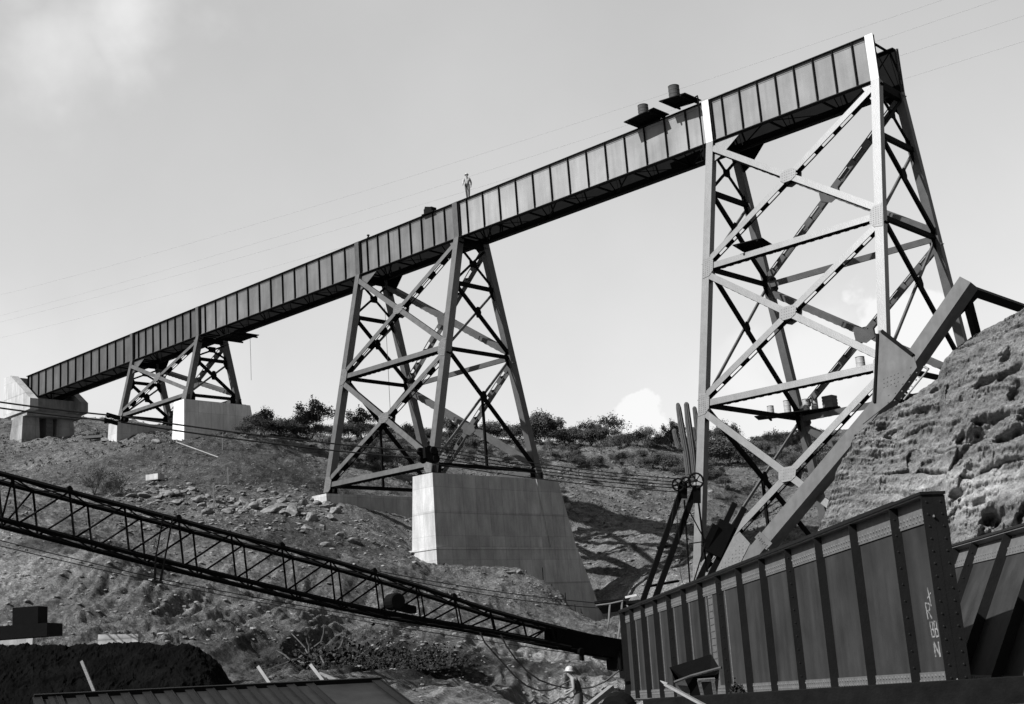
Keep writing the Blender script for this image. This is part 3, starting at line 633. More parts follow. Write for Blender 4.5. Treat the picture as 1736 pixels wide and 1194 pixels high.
# ------------------------------------------------------------------ things on the bridge
def platform(label, c, ex, ey, grp=None, nm='work_platform'):
    c, ex, ey = V(c), V(ex), V(ey); root = empty(nm, c, label, 'work platform', grp)
    q = MB(); n = 5
    for i in range(n): q.box(c+ey*((i+.5)/n*2-1), ex, ey*(.92/n), Vector((0, 0, .025)))
    q.build('deck', M['wood_dark'], root)
    for t in (-.7, .7): q = MB(); q.box(c+ex*t+Vector((0, 0, -.09)), ex.normalized()*.05, ey*1.08, Vector((0, 0, .06))); q.build('joist', M['wood_dark'], root)
    return root
g = 'plank platforms hung on the steelwork'
platform('lower left plank platform on the girder edge carrying the shorter drum', (-4.1, -1.7, .28), (1.15, 0, .06), (0, .8, 0), g)
platform('upper right plank platform on the girder edge carrying the taller drum', (-1.55, -1.7, .50), (.95, 0, -.08), (0, .85, 0), g)
platform('small plank platform hung under the girder right of the smallest tower', (-49.7, .0, -3.2), (1.5, 0, 0), (0, 1.3, 0), g)
platform('tilted plank platform on the upper strut inside the tallest tower', (2.9, -2.6, -10.0), (.85, .15, 0), (-.1, 1.0, -.1), g)
platform('long plank platform with kegs low inside the tallest tower', (.1, 4.6, -18.2), (2.2, 1.1, 0), (-.3, .7, 0), g)
def drum(label, c, r, h, m, nm='steel_drum', grp=None, cat='drum'):
    c = V(c); root = empty(nm, c, label, cat, grp)
    q = MB(); q.lathe(c, [(r*.97, 0), (r, .02), (r, h*.33-.02), (r*1.04, h*.33), (r, h*.33+.02), (r, h*.66-.02), (r*1.04, h*.66), (r, h*.66+.02), (r, h-.02), (r*.98, h)], 20); q.build('shell', m, root, smooth=False)
    q = MB(); q.lathe(c+Vector((0, 0, h)), [(r*1.02, 0), (r*1.02, .03), (r*.9, .03)], 20); q.build('rim', M['dark_shade_steel'], root); return root
drum('shorter rusty drum with a bright bottom on the lower platform', (-3.95, -2.15, .32), .32, .58, M['rust'])
drum('taller dark drum on the upper platform beside the girder end', (-1.6, -2.15, .54), .33, .74, M['rust'])
drum('upright drum on the strut at the inclined gusset of the tallest tower', onplane(1461, 632, 1, -4.9), .22, .75, M['tin'])
for i, (t, r, h, lb) in enumerate(((-.62, .2, .55, 'smallest keg at the left end of the low platform'), (-.22, .21, .75, 'keg standing against the far left leg on the low platform'), (.22, .2, .7, 'narrow keg right of the far leg on the low platform'), (.42, .2, .68, 'keg between two others on the low platform'))):
    drum(lb, (.1+2.2*t, 4.5+1.1*t, -18.17), r, h, M['tin'], 'keg', 'kegs and crate on the low tower platform', 'keg')
q = MB(); c = Vector((.1+2.2*.78, 4.5+1.1*.78, -18.17)); q.aab(c.x-.32, c.x+.32, c.y-.3, c.y+.3, c.z, c.z+.75)
for k in range(4): q.aab(c.x-.335, c.x+.335, c.y-.315, c.y+.315, c.z+.04+k*.19, c.z+.17+k*.19)
tag(q.build('wooden_crate', M['wood'], None, loc=c), 'slatted wooden crate at the right end of the low tower platform', 'crate', 'kegs and crate on the low tower platform')
q = MB(); q.tube([(-.62, -1.62, .35), (-.36, -1.62, .40), (-.34, -1.62, .2), (-.34, -1.62, -H_-1.0)], .05, 7)
q.tube([(-.62, -1.62, -H_-.5), (-.62, -1.5, -H_-1.05)], .02, 5); q.aab(-.85, -.3, -1.85, -1.45, -H_-1.15, -H_-1.1)
tag(q.build('hanging_ladder', M['dark_shade_steel'], None, loc=(-.4, -1.6, -H_)), 'thin dark hook rail hung over the girder left of the tallest tower', 'rail')
q = MB(); q.aab(-24.3, -23.5, -1.5, -1.0, .05, .42); q.aab(-24.5, -23.3, -1.55, -.95, .0, .08); q.plate([(-24.3, -1.25, .4), (-23.5, -1.25, .4), (-24.2, -1.25, .62)], (0, 1, 0), .4)
tag(q.build('tool_box', M['wood_dark'], None, loc=(-24, -1.2, 0)), 'dark tool box on the girder edge left of the walking man', 'tool box')
q = MB(); q.lathe((-30.7, -1.25, 0), [(.1, 0), (.12, .1), (.05, .25), (.12, .3), (.1, .36)], 8); tag(q.build('bollard_clamp', M['dark_shade_steel'], None, loc=(-30.7, -1.25, 0)), 'tiny dark clamp on the girder top over the middle tower', 'clamp')
for (x, y, z0_, z1_, lb) in ((-49.0, .9, -3.3, -7.0, 'thin rope hanging from the platform right of the smallest tower'), (-31.0, .3, -5.0, -13.4, 'thin rope hanging inside the upper half of the middle tower')):
    q = MB(); q.tube([(x, y, z0_), (x+.02, y, (z0_+z1_)/2), (x, y, z1_)], .018, 5); tag(q.build('hanging_rope', M['rope'], None, loc=(x, y, z1_)), lb, 'rope')
# ------------------------------------------------------------------ wires across the sky
def curve_pts(A, B, sag, n=60):
    A, B = V(A), V(B); return [A.lerp(B, t)-Vector((0, 0, 4*sag*t*(1-t))) for t in np.linspace(0, 1, n)]
for i, (a, b, sg, lb) in enumerate((((1800, 50, 92), (-80, 592, 190), 1.2, 'lowest of the thin wires in the sky right of the tallest tower'), ((1800, 6, 92), (-80, 566, 195), 1.2, 'second lowest of the thin sky wires right of the tallest tower'),
                                     ((1800, -38, 92), (-80, 556, 200), 1.4, 'third thin wire from below, passing just over the top of the tallest tower'), ((1800, -70, 92), (-80, 520, 205), 1.6, 'highest faint wire crossing the sky above the bridge'))):
    A, B = W(*a), W(*b); q = MB(); q.tube(curve_pts(A, B, sg, 90), .011, 4); tag(q.build('overhead_wire', M['wire'], None, loc=A), lb, 'wire', 'thin wires strung across the sky')
# ------------------------------------------------------------------ rock cliff on the right
def interp(xs, ys, x): return np.interp(x, xs, ys)
def cliff_mat():
    m = bpy.data.materials.new('layered cliff rock'); m.use_nodes = True; n, l = m.node_tree.nodes, m.node_tree.links; p = n['Principled BSDF']
    p.inputs['Roughness'].default_value = .95; p.inputs['Specular IOR Level'].default_value = .12
    tc = n.new('ShaderNodeTexCoord'); S = tc.outputs['Object']
    def nz(s, d=6, r=.6, st=None, dist=0):
        src = S
        if st: q = n.new('ShaderNodeMapping'); q.inputs['Scale'].default_value = st; q.inputs['Rotation'].default_value = (.06, .10, 0); l.new(S, q.inputs['Vector']); src = q.outputs[0]
        q = n.new('ShaderNodeTexNoise'); q.inputs['Scale'].default_value = s; q.inputs['Detail'].default_value = d; q.inputs['Roughness'].default_value = r; q.inputs['Distortion'].default_value = dist; l.new(src, q.inputs['Vector']); return q.outputs[0]
    def ramp(src, a, b, ca, cb):
        q = n.new('ShaderNodeMapRange'); q.inputs['From Min'].default_value = a; q.inputs['From Max'].default_value = b; q.inputs['To Min'].default_value = ca; q.inputs['To Max'].default_value = cb; l.new(src, q.inputs['Value']); return q.outputs[0]
    def mth(op, a, b):
        q = n.new('ShaderNodeMath'); q.operation = op
        for i, v in enumerate((a, b)):
            if isinstance(v, (int, float)): q.inputs[i].default_value = v
            else: l.new(v, q.inputs[i])
        return q.outputs[0]
    c = ramp(nz(.35, 7, .65, (1, 1, 3.2)), .33, .67, .13, .25)
    c = mth('MULTIPLY', c, ramp(nz(2.2, 9, .75, (1, 1, 2.0)), .32, .68, .45, 1.6))
    c = mth('MULTIPLY', c, ramp(nz(11, 5, .7), .3, .7, .7, 1.3))
    ck = ramp(nz(.9, 4, .6, (.5, .5, 4.5), .6), .485, .5, 1, 0); ck2 = ramp(nz(.9, 4, .6, (.5, .5, 4.5), .6), .5, .515, 0, 1)
    at = n.new('ShaderNodeAttribute'); at.attribute_name = 'band'
    c = mth('ADD', c, mth('MULTIPLY', at.outputs['Fac'], ramp(nz(1.4, 7, .65), .35, .6, .02, .30)))
    cc = n.new('ShaderNodeCombineColor'); [l.new(c, cc.inputs[i]) for i in range(3)]; l.new(cc.outputs[0], p.inputs['Base Color'])
    bp = n.new('ShaderNodeBump'); bp.inputs['Strength'].default_value = .8; bp.inputs['Distance'].default_value = .35
    h = mth('ADD', nz(1.3, 9, .66, (1, 1, 2.6)), mth('MULTIPLY', mth('ADD', ck, ck2), .12)); l.new(h, bp.inputs['Height'])
    b2 = n.new('ShaderNodeBump'); b2.inputs['Strength'].default_value = .8; b2.inputs['Distance'].default_value = .12; l.new(nz(7, 8, .78, (1, 1, 1.6)), b2.inputs['Height']); l.new(bp.outputs[0], b2.inputs['Normal']); l.new(b2.outputs[0], p.inputs['Normal'])
    return m
def make_cliff():
    sx = [1350, 1376, 1400, 1420, 1450, 1490, 1520, 1555, 1572, 1590, 1600, 1618, 1640, 1662, 1700, 1736, 1800, 1900, 2100]
    sy = [985, 925, 862, 795, 742, 705, 690, 668, 655, 640, 612, 588, 568, 556, 540, 524, 500, 480, 460]
    U = np.r_[np.linspace(1350, 1745, 420), np.linspace(1750, 2150, 60)]; nv = 330
    S = np.interp(U, sx, sy); db = np.interp(U, [1350, 1420, 1500, 1600, 1736, 1900, 2150], [52, 50, 46, 41, 36, 31, 27]); dt = db+np.interp(U, [1350, 1420, 1500, 1600, 1736, 2150], [1.5, 4, 6.5, 8.5, 10, 10])
    P = np.zeros((len(U), nv+40, 3))
    for i, (u, s, a, b) in enumerate(zip(U, S, db, dt)):
        top = np.array(W(u, s, b)); r = np.array(W(u, 900, a)); bot = np.array([r[0], r[1], -33.2])
        v = np.linspace(0, 1, nv); k = v**1.25
        P[i, :nv, :2] = bot[:2]+(top[:2]-bot[:2])*k[:, None]; P[i, :nv, 2] = bot[2]+(top[2]-bot[2])*v**.97
        d = top[:2]-CAM[:2]; d /= np.linalg.norm(d); t = np.linspace(0, 1, 41)[1:]**1.5*26
        P[i, nv:, :2] = top[:2]+d*t[:, None]; P[i, nv:, 2] = top[2]-.02*t*t-.10*t
    x, y, z = P[..., 0], P[..., 1], P[..., 2]
    out = np.stack([CAM[0]-x, CAM[1]-y, 0*x], -1); out /= np.linalg.norm(out, axis=-1)[..., None]
    zz = z+.12*x+.35*fbm(x/5, y/5, z/5, 2)
    lay = fbm(x/9, y/9, zz/.55, 3)                                    # beds standing proud or weathered back
    def hsh(a, b): q = np.sin(a*127.1+b*311.7)*43758.5453; return q-np.floor(q)
    hz_ = (x*.75+y*.66); bt = .85+0*zz
    zb_ = zz/bt+.35*pn(x/3, y/3, z/3); bed = np.floor(zb_); fz = zb_-bed
    bx = (hz_+.5*pn(x/2, y/2, z/2))/(1.0+1.8*hsh(bed, bed*0+3.))+hsh(bed, bed*0+9.)*5; blk = np.floor(bx); fx = bx-blk
    crack = np.exp(-(np.minimum(fz, 1-fz)/.055)**2)*(hsh(bed, bed*0+1) > .25)+.6*np.exp(-(np.minimum(fx, 1-fx)/.035)**2)*(hsh(blk, bed) > .35)
    cell = (hsh(blk, bed)-.5)
    disp = .42*lay+.50*fbm(x/4.2, y/4.2, z/3.0, 4)+np.clip(.5+1.6*pn(x/5+3, y/5, z/4), .12, 1)*(.34*cell+.8*(hsh(bed, bed*0+5)-.5)-.34*crack)*(pn(x/2.5, y/2.5, z/2.5) > -.15)+.11*fbm(x/.8, y/.8, z/.5, 4, False, .62)-.10*np.abs(fbm(x/.42, y/.42, z/.3, 3, False, .6))+.05*fbm(x/.16, y/.16, z/.13, 2, True)
    edge = np.clip((U-1350)/60, .25, 1)[:, None]
    def dent(px, py, rx, rz, dep):
        nonlocal disp
        vv = np.abs(U-px); i = int(np.argmin(vv)); _, yy, _ = proj_arr(P[i]); j = int(np.argmin(np.abs(yy[:nv]-py))); c = P[i, j]
        q = np.hypot(x-c[0], y-c[1])/rx; w = np.exp(-np.clip(q**2+((z-c[2]-.08*(x-c[0]))/rz)**2+1.3*fbm(x/1.0, y/1.0, z/.5, 3), 0, 9)**2); disp = disp-dep*w
    for a in ((1655, 880, .62, .55, 1.5), (1676, 874, .3, .3, .6), (1713, 872, .32, .38, .9), (1600, 872, .5, .55, .6), (1655, 722, 1.2, .35, 1.1), (1630, 735, .7, .3, .6), (1700, 742, .9, .35, .8), (1725, 715, .5, .8, .9), (1640, 770, 1.0, .7, .5), (1690, 640, 1.1, .16, .7), (1715, 660, .4, .35, .6), (1700, 610, .45, .5, .5),
              (1520, 735, .8, .18, .5), (1500, 722, .5, .2, .4), (1440, 765, .4, .2, .5), (1590, 660, .5, .12, .4), (1560, 790, .6, .12, .3), (1650, 845, 1.0, .14, .5), (1610, 835, .5, .1, .4)): dent(*a)
    disp = disp*edge
    disp[:, nv:] *= .7
    P2 = P+out*disp[..., None]; P2[..., 2] += .25*disp*.5
    n0, n1 = P2.shape[:2]; k = np.arange(n0*n1).reshape(n0, n1); f = np.stack([k[:-1, :-1], k[1:, :-1], k[1:, 1:], k[:-1, 1:]], -1).reshape(-1, 4)
    me = bpy.data.meshes.new('rock_cliff'); me.vertices.add(n0*n1); me.vertices.foreach_set('co', P2.ravel()); me.loops.add(f.size); me.polygons.add(len(f))
    me.loops.foreach_set('vertex_index', f.ravel().astype(np.int32)); me.polygons.foreach_set('loop_start', np.arange(0, f.size, 4, dtype=np.int32)); me.update(calc_edges=True)
    yb = proj_arr(P2.reshape(-1, 3))
    # a pale bed of limestone crops out low in the cliff: a horizontal band in the rock
    zb = -26.4+.02*(x-30); w = np.clip(1-np.abs((z+.05*x-.4*fbm(x/4, y/4, z/4, 2))+25.0+0)/1.1, 0, 1)*np.clip((U-1480)/60, 0, 1)[:, None]
    at = me.attributes.new('band', 'FLOAT', 'POINT'); at.data.foreach_set('value', w.ravel().astype(np.float32))
    me.materials.append(cliff_mat()); o = bpy.data.objects.new('rock_cliff', me); COL.objects.link(o); o['kind'] = 'structure'
def proj_arr(P):
    d = P-CAM; w = d@cF; return PX+FPX*(d@cR)/w, PY-FPX*(d@cU)/w, w
make_cliff()
# ------------------------------------------------------------------ girders lying in the foreground
class Fr:
    def __init__(s, A, d, u): s.A, s.d, s.u = V(A), V(d).normalized(), V(u).normalized(); s.n = s.d.cross(s.u).normalized()
    def __call__(s, a, b, c): return s.A+s.d*a-s.u*b+s.n*c     # along, down, outward
    def box(s, mb, a0, a1, b0, b1, c0, c1): mb.box(s((a0+a1)/2, (b0+b1)/2, (c0+c1)/2), s.d*(a1-a0)/2, s.u*(b1-b0)/2, s.n*(c1-c0)/2)
def yard_girder(label, F, L, sp, s0, web, dark, H=2.6, detail=True, fw=.18, grp='plate girders waiting in the foreground'):
    root = empty('yard_girder', F(L/2, H, 0), label, 'plate girder', grp)
    q = MB(); F.box(q, 0, L, .02, H-.02, -.01, .01); q.build('web', web, root)
    for nm, b in (('top_flange', 0), ('bottom_flange', H)):
        q = MB(); F.box(q, -.02, L+.02, b-.02 if b else -.02, b+.02, -fw, fw)
        if not b: F.box(q, -.02, L-1.0, -.04, -.021, -fw+.015, fw-.015)
        q.build(nm, dark, root)
    for b0, b1 in ((.02, .37), (H-.26, H-.02)):
        if fw < .1: continue
        q = MB(); F.box(q, .05, L-.05, b0, b1, .0105, .03); F.box(q, .05, L-.05, b0, b1, -.03, -.0105)
        F.box(q, .05, L-.05, b0 if b0 < 1 else b1-.02, b0+.02 if b0 < 1 else b1, .03, fw-.02)
        if detail:
            k = int(L/.115)
            for i in range(k):
                q.dome(F(.1+i*.115, b0+.23 if b0 < 1 else b0+.05, .03), F.n, .024, 6); q.dome(F(.16+i*.115, b0+.30 if b0 < 1 else b0+.12, .03), F.n, .024, 6)
        q.build('flange_angle', M['rivet_strip'], root)
    xs = [.06, .24]+[s0+i*sp for i in range(int((L-.9-s0)/sp)+1)]
    for j, x in enumerate(xs):
        q = MB(); F.box(q, x-.006, x+.006, .03, H-.03, .0105, fw-.02); F.box(q, x-.10, x-.0065, .03, H-.03, .031, .043)
        F.box(q, x-.006, x+.006, .03, H-.03, -fw+.02, -.0105)
        if detail and j % 3 == 2:
            for i in range(int(H/.23)): q.dome(F(x+.007, .2+i*.23, .10), F.d, .016, 6)
        q.build('stiffener', dark, root)
    # end of the girder: double angles and an end plate
    q = MB(); F.box(q, L-.012, L+.0, .03, H-.03, -fw+.01, fw-.01); F.box(q, L-.14, L-.013, .03, H-.03, .031, .045); F.box(q, L-.014-.012, L-.014, .03, H-.03, .05, fw-.02)
    if detail:
        for i in range(15):
            for c in (-.10, .10): q.dome(F(L+.001, .12+i*.165, c), F.d, .018, 6)
            q.dome(F(L-.08, .12+i*.165, .046), F.n, .018, 6)
    q.build('end_angles', dark, root)
    return root
th, ph, ro = -.705, .040, -.022
d = Vector((math.cos(th)*math.cos(ph), math.sin(th)*math.cos(ph), math.sin(ph))); n0 = d.cross(Vector((0, 0, 1))).normalized(); u0 = n0.cross(d); u = u0*math.cos(ro)+n0*math.sin(ro)
F1 = Fr(Vector((13.139, -30.203, -29.42)), d, u)
if F1.n.dot(V(CAM)-F1.A) < 0: F1.n = -F1.n
F1.A = F1.A-F1.n*.18
Y1 = yard_girder('long dark plate girder standing upright in the foreground, chalk marks by its near end', F1, 22.22, 1.627, 1.553, M['red_primer'], M['red_dark'])
q = MB(); F1.box(q, 10.05, 10.42, .2, 2.4, .0105, .022)
for i in range(15): F1.box(q, 10.07, 10.40, .26+i*.148, .285+i*.148, .0221, .034)
q.build('splice_plate', M['rivet_strip'], Y1)
for i in range(7):
    q = MB(); x = 1.553+1.627*i; F1.box(q, x+.14, x+.2, .24, 2.36, .0105, .02)
    for j in range(22): q.dome(F1(x+.17, .3+j*.094, .02), F1.n, .014, 5)
    F1.box(q, x+.2, x+1.45, .24, .29, .0105, .02); q.build('liner_strip', M['rivet_strip'], Y1)
# chalk writing on the last panel: a cross tick, R, 88, N standing one under another
def strokes(F, x0, b0, sc, segs, name, par, c=.012, r=.011):
    q = MB()
    for (xa, ya, xb, yb) in segs: q.beam(F(x0+xa*sc, b0+ya*sc, c), F(x0+xb*sc, b0+yb*sc, c), r*2, .004, F.n)
    return q.build(name, M['chalk'], par)
xe = 21.6
strokes(F1, xe+.0, 1.22, .16, [(.5, 0, .75, 1.6), (.2, .9, 1., .5)], 'chalk_mark', Y1)
strokes(F1, xe-.06, 1.42, .17, [(0, 0, .15, 1.3), (0, 0, .8, .1), (.8, .1, .7, .6), (.7, .6, .1, .65), (.35, .65, .9, 1.3)], 'chalk_mark', Y1)
strokes(F1, xe+.0, 1.68, .17, [(0, 0, .1, 1.2), (0, 0, .55, .05), (.55, .05, .45, .55), (.05, .6, .5, .6), (.5, .6, .6, 1.15), (.1, 1.2, .6, 1.15), (.75, 0, .85, 1.2), (.75, 0, 1.25, .05), (1.25, .05, 1.2, .55), (.8, .6, 1.25, .6), (1.25, .6, 1.35, 1.15), (.85, 1.2, 1.35, 1.15)], 'chalk_mark', Y1)
strokes(F1, xe+.04, 1.95, .18, [(0, 1.1, .0, 0), (0, 0, .8, 1.1), (.8, 1.1, .8, 0)], 'chalk_mark', Y1, r=.016)
random.seed(4)
for x0, c0, b0 in ((21.98, .046, .95), (21.98, .046, 1.5)):
    sg = []; px_, py_ = 0, 0
    for i in range(14): nx, ny = random.uniform(-.3, .5), py_+random.uniform(.1, .35); sg.append((px_, py_, nx, ny)); px_, py_ = nx, ny
    strokes(F1, x0+.1, b0, .14, sg, 'chalk_scrawl', Y1, c=c0, r=.006)
def fit_frame(T1, T2, wa, wb, L, H=2.6):
    """frame of a girder from its top edge in the picture and the lean of its stiffeners; solves the real distances so it is rectangular and 2.6 m deep"""
    s = 1.0
    best = None
    for sc_ in np.linspace(.5, 1.6, 45):
        A = W(T1[0], T1[1], T1[2]*sc_); B = W(T2[0], T2[1], T2[2]*sc_); d = (B-A).normalized()
        Wa = W(wa[0], wa[1], 1.0)-V(CAM); k = None
        # point on AB at pixel wa
        t = 0.
        for t_ in np.linspace(-.5, 2.5, 601):
            P = A.lerp(B, t_); e = abs(proj(P)[0]-wa[0])
            if k is None or e < k: k, t = e, t_
        P = A.lerp(B, t)
        for D in np.linspace(4, 45, 1600):
            Q = W(wb[0], wb[1], D); w = Q-P
            if abs(w.normalized().dot(d)) < .01:
                e = abs(w.length-H*wb[2]) if wb[2] else abs(sc_-1)
                if best is None or e < best[0]: best = (e, A, B, d, w.normalized(), sc_)
    e, A, B, d, w, sc_ = best; print('frame', e, sc_, A, B, w)
    f = Fr(A, d, -w)
    if f.n.dot(V(CAM)-A) < 0: f.n = -f.n
    return f, (B-A).length
F2, L2 = fit_frame((1609, 927, 26), (1770, 880, 21), (1708, 898), (1618, 1165, 1.0), 8)
F2.A = F2.A-F2.n*.17
yard_girder('second dark girder at the right edge, its stiffeners leaning down to the left', Fr(F2.A-F2.d*.0, F2.d, F2.u) if False else F2, L2+4, 1.6, 1.25, M['red_primer'], M['red_dark'])
F3, L3 = fit_frame((60, 1187, 15.6), (645, 1157, 17.6), (645, 1157), (697, 1197, 0), 8)
if F3.n.z < 0: F3.n = -F3.n
yard_girder('dark girder lying on its side along the bottom left edge, showing only its far edge', F3, L3, .27, .30, M['sheet_dark'], M['red_dark'], detail=False, fw=.07)
# skid timber along the bottom right, hopper cart, plank, weeds
q = MB(); a, b = W(1100, 1204, 17.6), W(1790, 1166, 14.6); q.beam(a, b, .28, .3, (0, 0, 1)); tag(q.build('skid_timber', M['wood_dark'], None, loc=(a+b)/2), 'long dark skid timber running along the bottom edge under the upright girder', 'timber')
q = MB(); a, b = W(1131, 1162, 16.5), W(1205, 1202, 15.6); q.beam(a, b, .10, .03, (0, .3, 1)); q.tube([a, a+Vector((-.12, .02, .06))], .035, 4, .005); tag(q.build('split_plank', M['wood_pale'], None, loc=b), 'pale splintered plank end sticking up beside the hopper cart', 'plank')
def hopper():
    root = empty('hopper_cart', W(1182, 1215, 18.5), 'dark steel hopper cart with a flared top in front of the upright girder', 'cart')
    f0 = [W(1146, 1156, 18.3), W(1220, 1133, 18.0), W(1214, 1205, 18.0), W(1168, 1205, 18.3)]
    back = Vector(cF)*.75; q = MB()
    q.add(f0+[p+back+Vector((0, 0, .02)) for p in f0], [(3, 2, 1, 0), (1, 2, 6, 5), (2, 3, 7, 6), (3, 0, 4, 7), (4, 5, 6, 7)]); q.build('hopper', M['black'], root)
    q = MB(); q.plate([W(1145, 1158, 18.25), W(1169, 1147, 18.25), W(1170, 1205, 18.25), W(1152, 1205, 18.25)], Vector(cF), .02); q.build('lit_side_plate', M['rivet_strip'], root)  # lighter colour paints the sunlit left side
    q = MB(); q.tube([W(1143, 1157, 18.2), W(1172, 1146, 18.15), W(1223, 1132, 17.9)], .022, 6); q.build('rim', M['rust'], root)
    q = MB(); q.beam(W(1185, 1154, 17.9), W(1196, 1200, 17.9), .045, .04, cF); q.beam(W(1208, 1152, 17.9), W(1216, 1200, 17.9), .045, .04, cF); q.beam(W(1183, 1154, 17.9), W(1212, 1152, 17.9), .04, .04, cF); q.beam(W(1193, 1190, 17.9), W(1215, 1187, 17.9), .04, .04, cF); q.build('frame', M['wood'], root)
hopper()
def bushy(name, mb_pts, m): pass
# ------------------------------------------------------------------ dark things at the lower left
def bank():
    # added bank close to the camera, near-black colour standing in for cast shade
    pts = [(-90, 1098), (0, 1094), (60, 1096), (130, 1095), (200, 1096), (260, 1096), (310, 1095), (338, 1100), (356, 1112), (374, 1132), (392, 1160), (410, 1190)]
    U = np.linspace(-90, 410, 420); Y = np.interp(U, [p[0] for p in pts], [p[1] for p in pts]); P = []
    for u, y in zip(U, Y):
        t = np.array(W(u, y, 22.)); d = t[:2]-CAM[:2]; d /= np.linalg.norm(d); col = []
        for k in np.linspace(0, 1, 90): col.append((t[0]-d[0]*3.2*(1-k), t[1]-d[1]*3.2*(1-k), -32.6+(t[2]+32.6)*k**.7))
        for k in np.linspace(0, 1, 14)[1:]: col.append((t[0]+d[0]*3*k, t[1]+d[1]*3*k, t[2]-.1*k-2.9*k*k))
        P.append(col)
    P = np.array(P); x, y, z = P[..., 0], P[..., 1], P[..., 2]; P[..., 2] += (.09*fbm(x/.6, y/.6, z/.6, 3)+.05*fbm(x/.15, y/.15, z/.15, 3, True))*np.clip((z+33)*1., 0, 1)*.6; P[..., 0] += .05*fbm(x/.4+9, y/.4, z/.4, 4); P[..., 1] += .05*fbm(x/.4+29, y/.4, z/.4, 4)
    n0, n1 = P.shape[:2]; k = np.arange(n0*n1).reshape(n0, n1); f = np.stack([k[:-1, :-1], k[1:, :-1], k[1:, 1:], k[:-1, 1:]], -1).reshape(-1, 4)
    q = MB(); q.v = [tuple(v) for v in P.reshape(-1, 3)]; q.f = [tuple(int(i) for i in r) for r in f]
    o = q.build('shade_bank', mat('painted shade', .004, .95, .02, .5, 3., .8, 8), None, fix=False, loc=W(150, 1194, 22)); o['kind'] = 'structure'
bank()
root = empty('bearing_block', W(45, 1090, 30), 'black stepped steel bearing block at the left edge in front of the pale bank', 'steel block')
q = MB(); rr = V(cR); rr.z = 0; rr.normalize(); ff = V(cF); ff.z = 0; ff.normalize(); c = W(30, 1072, 30)
q.box(c, rr*.88, ff*.5, Vector((0, 0, .15))); q.build('base', M['black'], root)
q = MB(); c = W(51, 1047, 30); q.box(c, rr*.30, ff*.3, Vector((0, 0, .24))); q.build('upright', M['black'], root)
for px0, px1, py, dpt, lb in ((168, 236, 1086, 33, 'white squared concrete kerb block at the foot of the pale bank'), (-10, 58, 1084, 33.5, 'pale concrete beam end below the black bearing block')):
    a, b = W(px0, py, dpt), W(px1, py-1, dpt); q = MB(); q.beam(a, b, .22, .3, (0, 0, 1)); tag(q.build('kerb_block', M['concrete'], None, loc=a), lb, 'concrete block')
def stick(label, a, b, r, m=None, nm='wooden_stake', grp=None, cat='stake', k=4):
    q = MB(); q.tube([a, b], r, k); return tag(q.build(nm, m or M['wood_pale'], None, loc=b), label, cat, grp)
g = 'stakes and planks standing near the bottom edge'
stick('short pale stake behind the lying girder, second from the left', W(438, 1131, 21), W(462, 1166, 20.5), .035, grp=g)
stick('pale stake behind the lying girder with a long plank beside it', W(527, 1128, 21), W(552, 1160, 20.5), .035, grp=g)
stick('dim stake standing against the painted shade bank', W(139, 1122, 18.8), W(162, 1178, 18.2), .03, M['wood'], grp=g)
stick('tiny thin stake above the pale plank near the root pile', W(543, 1112, 26), W(549, 1124, 26), .02, grp=g)
q = MB(); q.tube([W(543, 1142, 21.5), W(562, 1151, 21), W(590, 1166, 20.2), W(600, 1180, 19.6)], [.03, .05, .05, .02], 5); tag(q.build('broken_plank', M['wood'], None, loc=W(590, 1166, 20)), 'long broken plank lying over the edge of the lying girder', 'plank', g)
# ------------------------------------------------------------------ crane
cr = empty('crane', W(1090, 1170, 41), 'dark lattice boom crane, its boom reaching across the whole lower left', 'crane')
tx = [-80, -5, 22, 118, 211, 303, 392, 478, 560, 635, 705, 770, 830, 885, 935, 960]
ytop = lambda x: float(np.interp(x, [-80, 0, 295, 560, 700, 852, 956, 1052], [780, 803, 880, 950, 991, 1042, 1067, 1090]))
ybot = lambda x: float(np.interp(x, [-80, 0, 260, 560, 680, 817, 921, 1025, 1060], [858, 880, 947, 1019, 1044, 1067, 1087, 1110, 1116]))
dep = lambda x: float(np.interp(x, [-80, 1060], [31, 39.5]))
bdir = (W(900, 1060, dep(900))-W(0, 840, dep(0))).normalized(); fe = bdir.cross(Vector((0, 0, 1))).normalized(); fe = fe if fe.dot(V(cF)) > 0 else -fe
fw = lambda x: float(np.interp(x, [0, 500, 960, 1060], [1.15, 1.1, .75, .6]))
NT = [W(x, ytop(x), dep(x)) for x in tx]; NB = [W(x+8, ybot(x+8), dep(x)) for x in tx]
txm = [(tx[i]+tx[min(i+1, len(tx)-1)])/2 for i in range(len(tx))]
FT = [W(x, ytop(x), dep(x))+fe*fw(x) for x in txm]; FB = [W(x+8, ybot(x+8), dep(x))+fe*fw(x) for x in txm]
q = MB()
for ch in (NT, NB, FT, FB): q.tube(ch, .068, 4)
boom = q.build('boom', M['black'], cr)
q = MB()
for i in range(len(tx)-1):
    for (T, Bt) in ((NT, NB), (FT, FB)):
        q.tube([T[i], Bt[i]], .034, 4); q.tube([Bt[i], T[i+1]], .027, 4)
    q.tube([NT[i], FT[i]], .026, 4); q.tube([NB[i], FB[i]], .026, 4); q.tube([NT[i], FT[i+1]], .02, 4); q.tube([FB[i], NB[i+1]], .02, 4); q.tube([FT[i], NT[i+1]], .02, 4); q.tube([NB[i], FB[i+1]], .02, 4)
q.build('lacing', M['black'], boom)
q = MB(); xs = [945, 1000, 1070]
for off in (0, 1):
    P_ = [W(x, ytop(x)-3, dep(x))+fe*fw(x)*off for x in xs]+[W(x, ybot(x)+3, dep(x))+fe*fw(x)*off for x in xs[::-1]]
    q.plate(P_, fe, .03)
